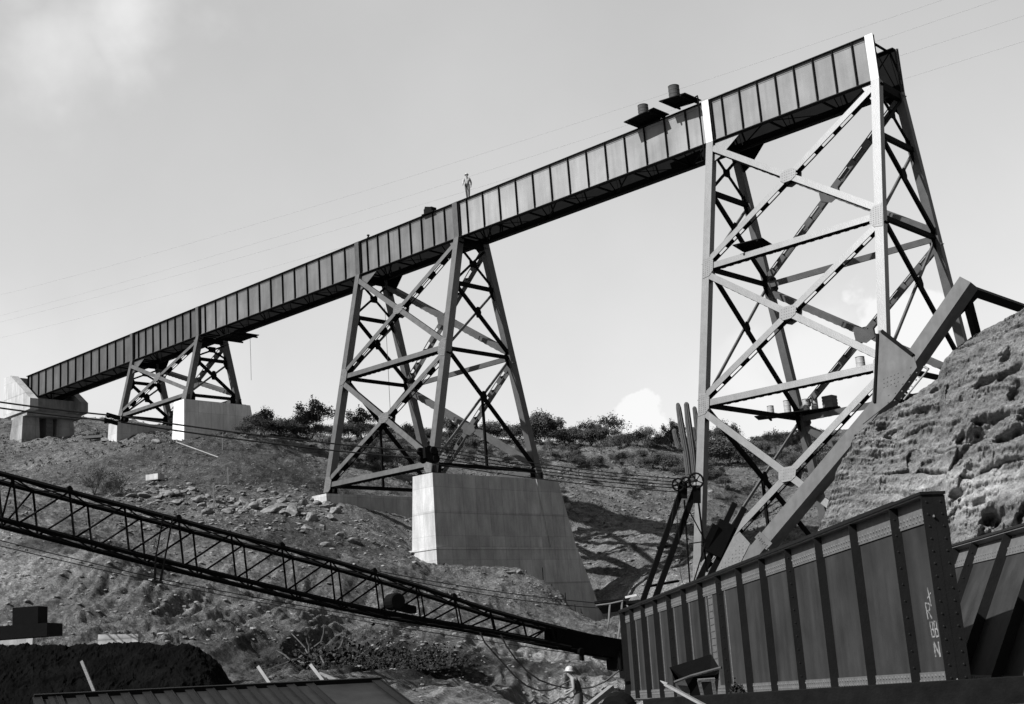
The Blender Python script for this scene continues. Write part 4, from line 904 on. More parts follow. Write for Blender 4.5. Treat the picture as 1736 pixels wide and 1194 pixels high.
q.plate([W(945, ytop(945), dep(945)), W(1070, ytop(1070), dep(1070)), W(1070, ytop(1070), dep(1070))+fe*.6, W(945, ytop(945), dep(945))+fe*.75], (0, 0, 1), .02)
q.build('boom_foot', M['black'], boom)
for k in (3, 5, 7, 9, 11):
    q = MB(); c = NT[k]+Vector((0, 0, .1)); q.lathe(c, [(.05, -.05), (.06, 0), (.05, .05)], 10, axis=fe); q.box(c-Vector((0, 0, .05)), bdir*.07, fe*.07, Vector((0, 0, .06))); q.build('rope_roller', M['black'], boom)
q = MB(); q.lathe(W(676, 1019, 36.0)+fe*.3, [(.20, -.25), (.24, -.22), (.24, .22), (.20, .25)], 16, axis=fe); q.box(W(694, 1030, 36.2)+fe*.3, bdir*.28, fe*.2, Vector((0, 0, .1))); q.build('winch_drum', M['black'], boom)
q = MB()
for dx in (-8, 8):
    q.tube([W(285+dx, 876, 33), W(272+dx, 945, 33), W(266+dx*.6, 988, 33)], .028, 4); q.tube([W(285+dx, 876, 34.2), W(272+dx, 945, 34.2), W(268+dx*.6, 985, 34)], .028, 4)
q.tube([W(258, 984, 33), W(276, 988, 33)], .035, 5); q.build('rope_guide', M['black'], boom)
# rear gantry
q = MB(); D = 41.
q.beam(W(1088, 1024, D), W(1153, 838, D), .17, .14, cF); q.beam(W(1111, 1014, D), W(1180, 826, D), .18, .14, cF)
q.beam(W(1114, 929, D), W(1138, 925, D), .08, .1, cF); q.tube([W(1160, 848, D+1.2), W(1170, 1000, D+1.5)], .03, 5); q.tube([W(1183, 842, D+1.2), W(1199, 970, D+1.4)], .035, 5)
q.tube([W(1166, 862, D+1.2), W(1196, 918, D+1.3)], .022, 5); q.tube([W(1168, 922, D+1.3), W(1196, 918, D+1.3)], .02, 5); q.tube([W(1196, 920, D+1.3), W(1172, 1000, D+1.3)], .025, 5)
q.beam(W(1095, 995, D+.3), W(1150, 985, D+1.4), .07, .08, cF)
gan = q.build('gantry', M['black'], cr)
q = MB(); q.box(W(1157, 832, D), V(cR)*.14, V(cF)*.12, V(cU)*.24); q.box(W(1181, 838, D), V(cR)*.12, V(cF)*.12, V(cU)*.28); q.build('gantry_head', M['black'], gan)
for (x, y, r) in ((1150, 822, .2), (1163, 818, .16), (1180, 815, .24)):
    q = MB(); c = W(x, y, D-.1); ax = V(cF)+V(cR)*.5
    ax.normalize(); e1 = ax.orthogonal().normalized(); e2 = ax.cross(e1)
    q.tube([c+e1*math.cos(t)*r+e2*math.sin(t)*r for t in np.linspace(0, 2*math.pi, 21)], .035, 6, cap=False)
    for t in range(5): q.tube([c, c+e1*math.cos(t*1.257)*r+e2*math.sin(t*1.257)*r], .018, 4)
    q.lathe(c-ax*.06, [(.05, 0), (.05, .12)], 10, axis=ax)
    q.build('sheave', M['black'], gan)
q = MB(); q.tube([W(1147, 850, D-.2), W(1148, 880, D-.2), W(1153, 930, D-.2), W(1153, 970, D-.2), W(1160, 1000, D-.2)], .012, 4); q.tube([W(1144, 846, D-.2), W(1139, 880, D-.2), W(1135, 905, D-.2)], .012, 4); q.build('loose_rope', M['rope'], cr)
# cables
def cable(pts, r=.022, nm='pendant_cable', sub=10):
    q = MB(); q.tube(pts, r, 5); return q.build(nm, M['rope'], cr)
def sagline(A, B, s, n=14): return [A.lerp(B, t)-Vector((0, 0, 4*s*t*(1-t))) for t in np.linspace(0, 1, n)]
cable(sagline(W(-80, 670, 29), W(184, 704, 32), .03)); cable(sagline(W(-80, 680, 30), W(178, 713, 32), .03)); cable(sagline(W(205, 706, 32.2), W(716, 766, 37), .08)); cable(sagline(W(205, 716, 32.2), W(705, 777, 37), .08))
for (a, b) in (((738, 758), (1148, 812)), ((738, 764), (1150, 818)), ((738, 770), (1148, 823)), ((738, 776), (1150, 828)), ((736, 786), (1146, 834))): cable(sagline(W(*a, 37.2), W(*b, D-.1), .10), .016)
q = MB()
for (x, y) in ((192, 706), (188, 715)): q.box(W(x, y, 32.1), bdir*.17, fe*.05, Vector((0, 0, .045))); q.lathe(W(x-8, y-1, 32.1), [(.05, -.06), (.065, 0), (.05, .06)], 10, axis=fe)
q.build('cable_socket', M['black'], cr)
q = MB(); c = W(727, 772, 37.1); q.box(c, bdir*.22, fe*.2, Vector((0, 0, .16)))
for dx, dy in ((-14, -6), (-10, 7), (8, -8), (12, 6), (0, -10)): q.lathe(W(727+dx, 772+dy, 37.0), [(.11, -.05), (.13, 0), (.11, .05)], 12, axis=fe)
q.build('bail_block', M['black'], cr)
cable(sagline(W(-80, 906, 30), W(265, 987, 33), .02), .012, 'hoist_rope'); cable(sagline(W(-80, 896, 30.5), W(272, 982, 33.5), .02), .012, 'hoist_rope')
cable(sagline(W(265, 987, 33), W(1032, 1116, 39.4), .12), .012, 'hoist_rope'); cable(sagline(W(272, 982, 33.5), W(1036, 1108, 39.4), .12), .012, 'hoist_rope')
cable(sagline(W(640, 968, 35.5), W(1018, 1023, 40), .1), .014, 'hoist_rope'); cable(sagline(W(640, 972, 35.5), W(1016, 1031, 40), .14), .014, 'hoist_rope')
cable([W(x, y, 37.5) for x, y in ((814, 1073), (822, 1090), (838, 1108), (873, 1147), (893, 1163), (914, 1171), (933, 1170), (949, 1163), (974, 1150))], .026, 'slack_cable')
cable([W(x, y, 37.5) for x, y in ((849, 1077), (858, 1095), (873, 1116), (893, 1138), (914, 1153), (935, 1161), (956, 1166), (980, 1168), (1005, 1165), (1025, 1156), (1050, 1137))], .026, 'slack_cable')
q = MB(); q.lathe(W(985, 1105, 38.5), [(.09, -.06), (.12, 0), (.09, .06)], 12, axis=fe); q.box(W(986, 1112, 38.5), fe*.06, bdir*.05, Vector((0, 0, .14))); q.build('hook_block', M['black'], cr)
# crane house behind the upright girder, canopy and handrail poles left of it
q = MB(); c = W(1175, 1088, 41.5); q.box(c, bdir*1.6, fe*1.3, Vector((0, 0, .95))); q.box(c+Vector((0, 0, .98)), bdir*1.7, fe*1.4, Vector((0, 0, .05))); q.build('machinery_house', M['dark_shade_steel'], cr)
q = MB(); c = W(1175, 1152, 41.5); q.box(c, bdir*2.0, fe*1.4, Vector((0, 0, .3))); q.build('crawler_track', M['black'], cr)
q = MB(); q.box(W(1046, 1120, 39.6), bdir*.14, fe*.4, Vector((0, 0, .30))); q.box(W(1024, 1115, 39.8), bdir*.25, fe*.3, Vector((0, 0, .05))); q.build('foot_frame', M['black'], cr)
cp = empty('shed_canopy', W(1036, 1100, 42.5), 'low dark canopy on thin pale poles beside the end of the upright girder', 'canopy')
q = MB(); q.add([W(1008, 1023, 42), W(1056, 1018, 42), W(1064, 1034, 44.5), W(1022, 1041, 44.5)]+[p+Vector((0, 0, .06)) for p in (W(1008, 1023, 42), W(1056, 1018, 42), W(1064, 1034, 44.5), W(1022, 1041, 44.5))], [(0, 1, 2, 3), (7, 6, 5, 4), (0, 4, 5, 1), (1, 5, 6, 2), (2, 6, 7, 3), (3, 7, 4, 0)]); q.build('roof', M['wood_dark'], cp)
q = MB(); q.tube([W(1010, 1027, 41.9), W(1034, 1024, 41.9), W(1056, 1019, 41.9)], .035, 5); q.build('rail', M['wood'], cp)
for (a, b) in (((1034, 1024), (1026, 1085)), ((1055, 1018), (1047, 1088))):
    q = MB(); q.tube([W(*a, 41.9), W(a[0]-2, a[1]+30, 41.9), W(*b, 41.9)], .035, 5); q.build('pole', M['wood_pale'], cp)
q = MB(); a, b = W(1060, 1013, 43), W(1079, 1009, 43); q.beam(a, b, .16, .07, (0, 0, 1)); tag(q.build('white_sack', M['white_paint'], None, loc=a), 'small white bundle lying on the dark roof behind the girder end', 'bundle')
# ------------------------------------------------------------------ steel pieces at the foot of the tall tower
pl = empty('steel_channels', W(1210, 975, 58), 'bundle of black steel channels leaning against the foot of the tallest tower', 'steel channels')
q = MB(); q.beam(W(1246, 853, 58), W(1184, 985, 57), .26, .08, cF); q.build('channel', M['black'], pl)
q = MB(); q.beam(W(1262, 861, 57.8), W(1203, 978, 56.8), .26, .1, cF); q.build('channel', M['black'], pl)
q = MB(); q.beam(W(1232, 886, 57.4), W(1208, 940, 57), .75, .3, cF); q.build('jack_block', M['black'], pl)
q = MB(); q.beam(W(1213, 890, 57.2), W(1194, 928, 57), .3, .25, cF); q.build('jack_block', M['dark_shade_steel'], pl)
# timber and dark pit edge beside the worker
q = MB(); a, b = W(1037, 1166, 30), W(985, 1208, 28.5); q.beam(a, b, .12, .12, (0, 0, 1)); tag(q.build('squared_timber', M['wood_pale'], None, loc=b), 'pale squared timber lying by the dark tyre right of the standing worker', 'timber')
tr = empty('truck_wheel', W(1035, 1200, 31), 'big dark wheel half hidden by the end of the upright girder', 'wheel')
q = MB(); q.lathe(W(1050, 1206, 31), [(.3, -.22), (.42, -.2), (.48, 0), (.42, .2), (.3, .22)], 24, axis=V(cF)*.8+V(cR)*.5); q.build('tyre', M['black'], tr)
q = MB(); q.lathe(W(1050, 1206, 31), [(.26, -.2), (.29, 0), (.28, .2)], 18, axis=V(cF)*.8+V(cR)*.5); q.build('hub', M['rust'], tr)
# ------------------------------------------------------------------ people
def figure(name, label, origin, face, J, cat='worker', helmet=True, sleeves=True, bag=False, shirt=None, trous=None):
    """J: joint positions in the figure's frame (x right, y forward, z up), metres"""
    o = V(origin); f = V(face); f.z = 0; f.normalize(); r = f.cross(Vector((0, 0, 1)))
    T = lambda p: r*p[0]+f*p[1]+Vector((0, 0, p[2]))
    def skin(nm, verts, edges, rad, m, parent, root=0, lv=2):
        me = bpy.data.meshes.new(nm); me.from_pydata([tuple(T(v)) for v in verts], edges, []); me.materials.append(m)
        ob = bpy.data.objects.new(nm, me); COL.objects.link(ob)
        if parent: ob.parent = parent
        else: ob.location = o
        md = ob.modifiers.new('Skin', 'SKIN'); md.use_smooth_shade = True
        for i, sv_ in enumerate(me.skin_vertices[0].data): sv_.radius = rad[i] if isinstance(rad[i], tuple) else (rad[i], rad[i]); sv_.use_root = (i == root)
        ss = ob.modifiers.new('Sub', 'SUBSURF'); ss.levels = lv; ss.render_levels = lv
        return ob
    vs, es, rd, ix = [], [], [], {}
    def add(k, p, r_, par=None):
        ix[k] = len(vs); vs.append(p); rd.append(r_)
        if par is not None: es.append((ix[par], ix[k]))
    add('pelvis', J['pelvis'], .13); add('waist', J['waist'], .115, 'pelvis'); add('chest', J['chest'], .145, 'waist'); add('neck', J['neck'], .055, 'chest')
    hd = Vector(J['head']); add('jaw', tuple(hd+Vector((0, .02, -.06))), .075, 'neck'); add('skull', tuple(hd+Vector((0, 0, .03))), .092, 'jaw'); add('crown', tuple(hd+Vector((0, -.01, .10))), .06, 'skull')
    for s in ('L', 'R'):
        add('sh'+s, J['sh'+s], .062, 'chest'); add('el'+s, J['el'+s], .045, 'sh'+s); add('wr'+s, J['wr'+s], .030, 'el'+s)
        w = Vector(J['wr'+s]); e = Vector(J['el'+s]); dr = (w-e).normalized(); side = dr.cross(Vector((0, 1, .2))).normalized(); side = side if (side.x > 0) == (s == 'L') else side
        palm = w+dr*.08; add('pa'+s, tuple(palm), .034, 'wr'+s)
        fwd = dr.cross(side).normalized()
        for k, (of, ln) in enumerate(((-.030, .075), (-.010, .085), (.010, .080), (.030, .062))):
            a = palm+fwd*of+dr*.03; add(f'f{k}a{s}', tuple(a), .010, 'pa'+s); add(f'f{k}b{s}', tuple(a+dr*ln*.55+side*.008), .009, f'f{k}a{s}'); add(f'f{k}c{s}', tuple(a+dr*ln*.9+side*.03), .008, f'f{k}b{s}')
        add('tha'+s, tuple(w+dr*.05+fwd*-.045), .012, 'pa'+s); add('thb'+s, tuple(w+dr*.10+fwd*-.065), .010, 'tha'+s)
        add('hi'+s, J['hi'+s], .095, 'pelvis'); add('kn'+s, J['kn'+s], .062, 'hi'+s); add('an'+s, J['an'+s], .042, 'kn'+s); add('to'+s, J['to'+s], .038, 'an'+s)
    body = skin(name, vs, es, rd, M['skin'], None, lv=1); tag(body, label, cat, 'bridge workers in hard hats')
    def sub(nm, keys, edges, rads, m): return skin(nm, [J[k] if k in J else vs[ix[k]] for k in keys], edges, rads, m, body, lv=2)
    mid = lambda a, b, t: tuple(Vector(J[a]).lerp(Vector(J[b]), t))
    J2 = dict(J)
    for s in 'LR': J2['cu'+s] = mid('sh'+s, 'el'+s, .95 if not sleeves else 1.0); J2['ce'+s] = mid('el'+s, 'wr'+s, .92); J2['hm'+s] = mid('kn'+s, 'an'+s, .93); J2['boot'+s] = mid('kn'+s, 'an'+s, .75)
    J.update(J2)
    ks = ['pelvis', 'waist', 'chest', 'shL', 'elL', 'ceL', 'shR', 'elR', 'ceR']
    if sleeves: skin('shirt', [J[k] for k in ks], [(0, 1), (1, 2), (2, 3), (3, 4), (4, 5), (2, 6), (6, 7), (7, 8)], [.145, .14, .165, .078, .06, .045, .078, .06, .045], shirt or M['shirt'], body)
    else: skin('vest', [J[k] for k in ('pelvis', 'waist', 'chest')]+[mid('chest', 'shL', .8), mid('chest', 'shR', .8)], [(0, 1), (1, 2), (2, 3), (2, 4)], [.145, .14, .165, .085, .085], shirt or M['vest'], body)
    skin('trousers', [J['waist'], J['pelvis'], J['hiL'], J['knL'], J['hmL'], J['hiR'], J['knR'], J['hmR']], [(0, 1), (1, 2), (2, 3), (3, 4), (1, 5), (5, 6), (6, 7)], [.145, .155, .112, .082, .066, .112, .082, .066], trous or M['trousers'], body, root=1)
    for s in 'LR': skin('boot', [J['boot'+s], J['an'+s], J['to'+s]], [(0, 1), (1, 2)], [.062, .062, (.052, .045)], M['boots'], body)
    # hard hat with its brim, nose and eyes
    q = MB(); hc = T(tuple(hd+Vector((0, -.005, .055)))); up = Vector((0, 0, 1))+T((0, -.12, 0))
    q.lathe(hc, [(.150, -.004), (.150, .004), (.124, .008), (.122, .05), (.105, .095), (.07, .125), (.03, .14), (.004, .142)], 20, axis=up); hb = q
    me = bpy.data.meshes.new('hard_hat'); me.from_pydata(q.v, [], q.f); me.materials.append(M['helmet']); [setattr(p, 'use_smooth', True) for p in me.polygons]; h = bpy.data.objects.new('hard_hat', me); COL.objects.link(h); h.parent = body
    q = MB(); q.tube([T(tuple(hd+Vector((0, .095, .02)))), T(tuple(hd+Vector((0, .12, -.012)))), T(tuple(hd+Vector((0, .095, -.02))))], [.008, .016, .012], 6)
    for sx_ in (-1, 1): q.dome(T(tuple(hd+Vector((.031*sx_, .088, .018)))), T((0, 1, 0)), .012, 6)
    q.tube([T(tuple(hd+Vector((-.022, .092, -.048)))), T(tuple(hd+Vector((.022, .092, -.048))))], .006, 5)
    me = bpy.data.meshes.new('face_features'); me.from_pydata(q.v, [], q.f); me.materials.append(M['skin']); h = bpy.data.objects.new('face_features', me); COL.objects.link(h); h.parent = body
    return body
J = dict(pelvis=(0, 0, .96), waist=(0, .0, 1.10), chest=(0, .02, 1.32), neck=(0, .04, 1.50), head=(0, .07, 1.63), shL=(-.19, .0, 1.43), elL=(-.30, -.10, 1.16), wrL=(-.27, -.06, .93), shR=(.19, .02, 1.43), elR=(.27, .10, 1.15), wrR=(.30, .26, .95),
         hiL=(-.09, 0, .90), knL=(-.09, .14, .50), anL=(-.07, .08, .10), toL=(-.08, .22, .05), hiR=(.09, -.01, .90), knR=(.08, .03, .49), anR=(.05, -.10, .10), toR=(.06, .05, .05))
gw = Vector((-20.05, -1.25, gz(-20.05)+.01))
wk = figure('person', 'man in a pale shirt and bright hard hat walking along the top of the girder', gw, (.75, -.65, 0), J, 'person')
J = dict(pelvis=(0, 0, .95), waist=(0, .04, 1.09), chest=(0, .10, 1.31), neck=(0, .17, 1.47), head=(0, .23, 1.59), shL=(-.19, .10, 1.41), elL=(-.25, .06, 1.13), wrL=(-.20, .26, 1.04), shR=(.19, .10, 1.41), elR=(.26, .16, 1.15), wrR=(.17, .36, 1.10),
         hiL=(-.10, 0, .89), knL=(-.12, .06, .49), anL=(-.12, -.02, .10), toL=(-.13, .14, .05), hiR=(.10, -.01, .89), knR=(.13, .08, .48), anR=(.17, .02, .10), toR=(.19, .17, .05))
hd_ = W(978, 1137, 36.3); wf = Vector((hd_.x, hd_.y, hd_.z-1.64))
figure('person', 'bare armed man in a dark vest and silvery hard hat standing below the crane boom', wf, (-V(cR)*1.0+V(cF)*.35), J, 'person', sleeves=False)
# ------------------------------------------------------------------ saguaros
def saguaro(label, base, arms, grp='saguaro cacti by the tallest tower'):
    """arms: list of polylines of (dx across the view, dz up, radius)"""
    base = V(base); rr = V(cR); rr.z = 0; rr.normalize(); root = empty('saguaro', base, label, 'cactus', grp)
    for i, a in enumerate(arms):
        q = MB(); P = [(base+rr*p[0]+V(cF)*p[3]+Vector((0, 0, p[1])), p[2]) for p in a]; k = 22
        pts = []; rad = []
        for j in range(len(P)-1):
            for t in np.linspace(0, 1, 7)[:-1]: pts.append(P[j][0].lerp(P[j+1][0], t)); rad.append(P[j][1]+(P[j+1][1]-P[j][1])*t)
        pts.append(P[-1][0]); rad.append(P[-1][1]); rad[:] = [r_*1.05 for r_ in rad]; top = pts[-1]; dd = (pts[-1]-pts[-2]).normalized()
        for t, s_ in ((.4, .9), (.75, .66), (.95, .3)): pts.append(top+dd*rad[len(P)*0-1]*0+dd*P[-1][1]*t); rad.append(P[-1][1]*s_)
        q.tube(pts, rad, k)
        # pleats
        for vi in range(len(q.v)):
            ring, jj = divmod(vi, k); c = pts[ring]; v = Vector(q.v[vi]); q.v[vi] = tuple(c+(v-c)*(1.06 if jj % 2 else .86))
        q.build('trunk' if i == 0 else 'arm', M['cactus'], root, fix=True)
    return root
bs = place(1162, 802); print('saguaro', bs, proj(bs))
def sg(label, px, py_top, px_top, dist, arms_px, rad):
    b = W(px, 806, dist); b.z = float(Hz(b.x, b.y))-.2
    s = FPX/dist; Htot = (proj(b)[1]-py_top)/s
    arms = []
    for a in arms_px: arms.append([((x-px)/s*1.0+( (proj(b)[1]-y)/s)*.0744, (proj(b)[1]-y)/s, r, 0.) for (x, y, r) in a])
    return saguaro(label, b, arms)
R1 = .22
sg('tallest pair of saguaro stems left of the tallest tower leg, with a low left arm', 1161, 682, 1146, 104, [[(1161, 806, .24), (1158, 770, .25), (1152, 730, .25), (1147, 690, .2), (1146, 684, .15)], [(1153, 762, .16), (1146, 758, .2), (1141, 742, .2), (1138.5, 729, .17)]], R1)
sg('straight single saguaro stem standing just right of the paired stem', 1171, 681, 1160, 106, [[(1171, 806, .24), (1168, 765, .26), (1163, 715, .25), (1160.5, 684, .2)], [(1169, 770, .14), (1173, 762, .17), (1175, 752, .17)]], R1)
sg('saguaro with several short arms partly hidden by the tallest tower leg', 1181, 689, 1175, 109, [[(1183, 806, .22), (1181, 760, .23), (1178, 720, .22), (1175, 691, .17)], [(1179, 752, .14), (1174, 746, .17), (1172, 726, .15)], [(1180, 745, .14), (1185, 738, .15), (1184, 716, .13)]], R1)
# ------------------------------------------------------------------ shrubs
def shrub_proto(seed, h, w, nb, nl, leafm, dens=1.0, leaf=.052):
    rnd = random.Random(seed); q = MB(); tips = []
    def branch(p, d, L, r, lvl):
        e = p+d*L; q.tube([p, p.lerp(e, .5)+Vector((rnd.uniform(-.05, .05), rnd.uniform(-.05, .05), 0))*L, e], r, 3, r*.55, cap=False)
        if lvl == 0: tips.append(e); return
        for _ in range(rnd.choice((2, 3, 3))):
            dd = (d+Vector((rnd.gauss(0, .42), rnd.gauss(0, .42), rnd.gauss(.12, .25)))).normalized(); branch(e, dd, L*rnd.uniform(.6, .85), r*.6, lvl-1)
    for i in range(nb):
        a = 2*math.pi*(i+rnd.random())/nb; sp = w/h*.7
        branch(Vector((0, 0, 0)), Vector((math.cos(a)*sp, math.sin(a)*sp, 1)).normalized(), h*rnd.uniform(.26, .36), .035*h/2.5, 3)
    stem = q
    lf = MB()
    for i in range(nl):
        t = tips[rnd.randrange(len(tips))]; s_ = rnd.random()
        c = t+Vector((rnd.gauss(0, .11*w), rnd.gauss(0, .11*w), rnd.gauss(-.02, .07*h)))
        if c.z < .12*h: c.z = .12*h+rnd.random()*.2
        a = Vector((rnd.gauss(0, 1), rnd.gauss(0, 1), rnd.gauss(0, 1))).normalized(); b = a.orthogonal().normalized(); l_ = leaf*rnd.uniform(.6, 1.6)*h/2.2
        o = len(lf.v); lf.v += [tuple(c+a*l_), tuple(c+b*l_*.55), tuple(c-a*l_), tuple(c-b*l_*.55)]; lf.f.append((o, o+1, o+2, o+3))
    return stem, lf, leafm
kinds = [('desert_shrub', 2.4, 1.5, 6, 3600, 'leaf', 'rounded dark shrub'), ('mesquite_tree', 3.6, 1.7, 5, 4200, 'leaf', 'tall open mesquite'), ('palo_verde', 3.2, 2.0, 7, 1500, 'leaf2', 'sparse twiggy palo verde'),
         ('creosote_bush', 1.5, 1.3, 7, 2000, 'leaf2', 'low grey green bush'), ('desert_shrub', 2.6, 2.2, 8, 4600, 'leaf', 'broad dark shrub'), ('dry_shrub', 1.9, 1.2, 9, 160, 'leaf2', 'leafless twiggy shrub')]
protos = []
for i, (nm, h, w, nb, nl, lm_, ds) in enumerate(kinds):
    st, lf, _ = shrub_proto(11+i, h, w, nb, nl, lm_)
    root = empty(nm, (0, 0, 0), 'x', 'shrub'); a = st.build('stem', M['twig'], root, fix=False); b = lf.build('foliage', M[lm_], root, fix=False)
    protos.append([root, nm, h, ds, False])
plants = []   # (px,py base,kind,height scale)
rnd = random.Random(5)
def sky_row(pxs, base, kinds_, hs, j=10):
    for x in pxs: plants.append((x+rnd.uniform(-j, j)*.4, base(x)+rnd.uniform(-3, 5), rnd.choice(kinds_), hs*rnd.uniform(.8, 1.25)))
# big individual crowns read off the picture
big = [(432, 742, 0, 1.0), (452, 741, 4, 1.0), (478, 743, 4, 1.05), (505, 744, 0, 1.1), (528, 746, 1, 1.15), (545, 750, 0, .9), (592, 748, 4, .9), (606, 744, 1, .85), (622, 745, 0, .9), (640, 750, 0, .8), (690, 752, 0, 1.0), (705, 752, 4, .8),
       (415, 741, 0, .8), (443, 741, 1, .8), (465, 742, 0, .9), (492, 743, 4, .9), (517, 745, 4, .9), (580, 748, 0, .9), (615, 746, 4, .9), (655, 750, 0, .8), (720, 752, 4, .8), (750, 752, 4, .7), (777, 751, 4, .8), (825, 751, 0, .8), (875, 753, 4, .9), (900, 754, 0, .9), (924, 756, 4, .9), (963, 757, 4, .8), (990, 757, 4, .8), (1065, 755, 4, .7), (1080, 757, 0, .7),
       (735, 752, 0, .7), (765, 750, 1, .75), (790, 752, 0, .7), (812, 752, 0, .9), (838, 750, 4, 1.), (862, 752, 0, 1.0), (888, 753, 4, 1.0), (915, 756, 2, 1.1), (934, 756, 1, 1.15), (953, 758, 4, 1.1), (972, 757, 0, .9), (1003, 756, 2, 1.05), (1014, 760, 0, 1.15), (1024, 757, 2, .8), (1040, 752, 2, 1.0), (1050, 752, 5, 1.0),
       (1095, 760, 2, .8), (1112, 762, 0, .6), (1130, 762, 4, .9), (1142, 766, 1, .8), (1195, 775, 0, 1.0), (1212, 790, 4, 1.5), (1236, 792, 4, 1.5), (1228, 770, 1, .9), (1258, 790, 0, 1.3), (1275, 780, 4, 1.), (1300, 778, 0, .9), (1318, 772, 2, .9), (1345, 774, 1, .8), (1362, 776, 0, .8), (1385, 780, 4, .9), (1405, 782, 2, .9), (1330, 790, 0, .9), (1290, 800, 4, .9), (1350, 800, 4, .9), (1395, 800, 0, .9),
       (970, 786, 4, .8), (985, 790, 0, .7), (1008, 793, 4, .7), (1055, 790, 0, .9), (1075, 792, 5, 1.1), (1088, 786, 0, .9), (1103, 796, 4, .8), (1128, 800, 4, 1.1), (1146, 806, 4, 1.1), (1160, 812, 0, 1.0), (1190, 812, 4, 1.2), (1215, 820, 0, .9), (940, 782, 0, .7), (915, 780, 3, 1.1), (895, 786, 3, 1.1), (860, 790, 0, .6),
       (600, 775, 4, .9), (625, 772, 0, .9), (655, 778, 4, 1.), (690, 780, 0, .9), (640, 795, 4, 1.1), (665, 798, 4, 1.1), (700, 795, 4, .9), (590, 790, 3, 1.2), (560, 765, 0, .7), (130, 716, 2, .5), (176, 716, 3, .5), (768, 775, 4, .7), (800, 778, 0, .7), (795, 765, 3, .9), (830, 776, 3, 1.), (850, 770, 0, .7),
       (160, 838, 5, 1.5), (178, 838, 5, 1.4), (192, 842, 3, 1.3), (205, 838, 5, 1.3), (148, 826, 3, .8), (1090, 830, 3, 1.1), (1040, 815, 3, 1.), (1000, 822, 3, .9), (1240, 860, 3, 1.2), (1155, 950, 3, 1.0), (1075, 940, 3, .9), (1230, 835, 0, .8), (1270, 845, 3, 1.2)]
for k in range(60):
    big.append((rnd.uniform(430, 1420), rnd.uniform(752, 800), rnd.choice((3, 3, 0, 5, 3)), rnd.uniform(.4, .8)))
for k in range(46):
    big.append((rnd.uniform(420, 1420), rnd.uniform(745, 762), rnd.choice((0, 3, 3, 4, 2, 5)), rnd.uniform(.4, .8)))
for k in range(48):
    x = rnd.uniform(740, 1420); y = rnd.uniform(764, 830) if k < 36 else rnd.uniform(830, 900)
    big.append((x, y, rnd.choice((3, 3, 5, 3)), rnd.uniform(.55, .95)))
big.sort()
cnt = {}
zones = [(0, 400, 'left slope'), (400, 585, 'between square pier and middle tower'), (585, 740, 'inside middle tower'), (740, 900, 'behind right legs of middle tower'), (900, 1020, 'just right of middle tower'), (1020, 1130, 'left of saguaros'), (1130, 1205, 'beside saguaros'), (1205, 1300, 'behind left half of tall tower'), (1300, 1500, 'behind right half of tall tower')]
ords = 'first second third fourth fifth sixth seventh eighth ninth tenth eleventh twelfth thirteenth fourteenth fifteenth sixteenth seventeenth eighteenth nineteenth twentieth'.split()
ords += [a+'-'+q for a in ('twenty', 'thirty') for q in 'first second third fourth fifth sixth seventh eighth ninth'.split()]
for (x, y, k, s) in big:
    root, nm, h, ds, used = protos[k]
    P = place(x, y); P.z -= .12
    dd = proj(P)[2]; sc = s*min(1.25, max(.8, dd/130))*(.92 if y < 775 else .85)
    zn = [z for z in zones if z[0] <= x < z[1]][0][2]; row = 'on skyline' if y < 768 else ('upper slope' if y < 805 else 'lower slope')
    key = (k, zn, row); cnt[key] = cnt.get(key, 0)+1
    lb = f'{ds}, {row}, {zn}, {ords[cnt[key]-1]} from left'
    sc3 = (sc*rnd.uniform(.85, 1.2), sc*rnd.uniform(.85, 1.2), sc*rnd.uniform(.85, 1.1))
    if not used: o = root; o.location = P; o.rotation_euler = (0, 0, rnd.uniform(0, 6.28)); o.scale = sc3; protos[k][4] = True
    else: o = copy_tree(root, P, rnd.uniform(0, 6.28), sc3)
    tag(o, lb, 'tree' if k in (1, 2) else 'shrub', 'desert shrubs and small trees on the slopes')
# ground scrub and dry grass: nobody could count it
def scrub():
    r2 = np.random.RandomState(3); q = MB(); N = 9000
    px = r2.uniform(-20, 1440, N); dd = r2.uniform(60, 160, N)
    PP = [W(a, 900, b) for a, b in zip(px, dd)]; XX = np.array([p.x for p in PP]); YY = np.array([p.y for p in PP]); ZZ = Hz(XX, YY); FF = fbm(XX/6, YY/6, 0*XX+2, 2)
    for i in range(N):
        P = PP[i]
        if FF[i] < -.05 and r2.rand() < .8: continue
        if dd[i] < 105 and r2.rand() < .6: continue
        z = float(ZZ[i]); s = r2.uniform(.10, .32)*(1 if dd[i] > 100 else .6)
        for j in range(7):
            a = r2.normal(size=3)*s*.5; c = Vector((P.x+a[0], P.y+a[1], z+abs(a[2])*.8+.02)); d = Vector(r2.normal(size=3)).normalized()*s*.42; e = d.orthogonal().normalized()*s*.25
            o = len(q.v); q.v += [tuple(c+d), tuple(c+e), tuple(c-d), tuple(c-e)]; q.f.append((o, o+1, o+2, o+3))
    o = q.build('ground_scrub', M['leaf2'], None, fix=False); tag(o, 'low dry scrub scattered over the slopes', 'scrub', kind='stuff')
scrub()
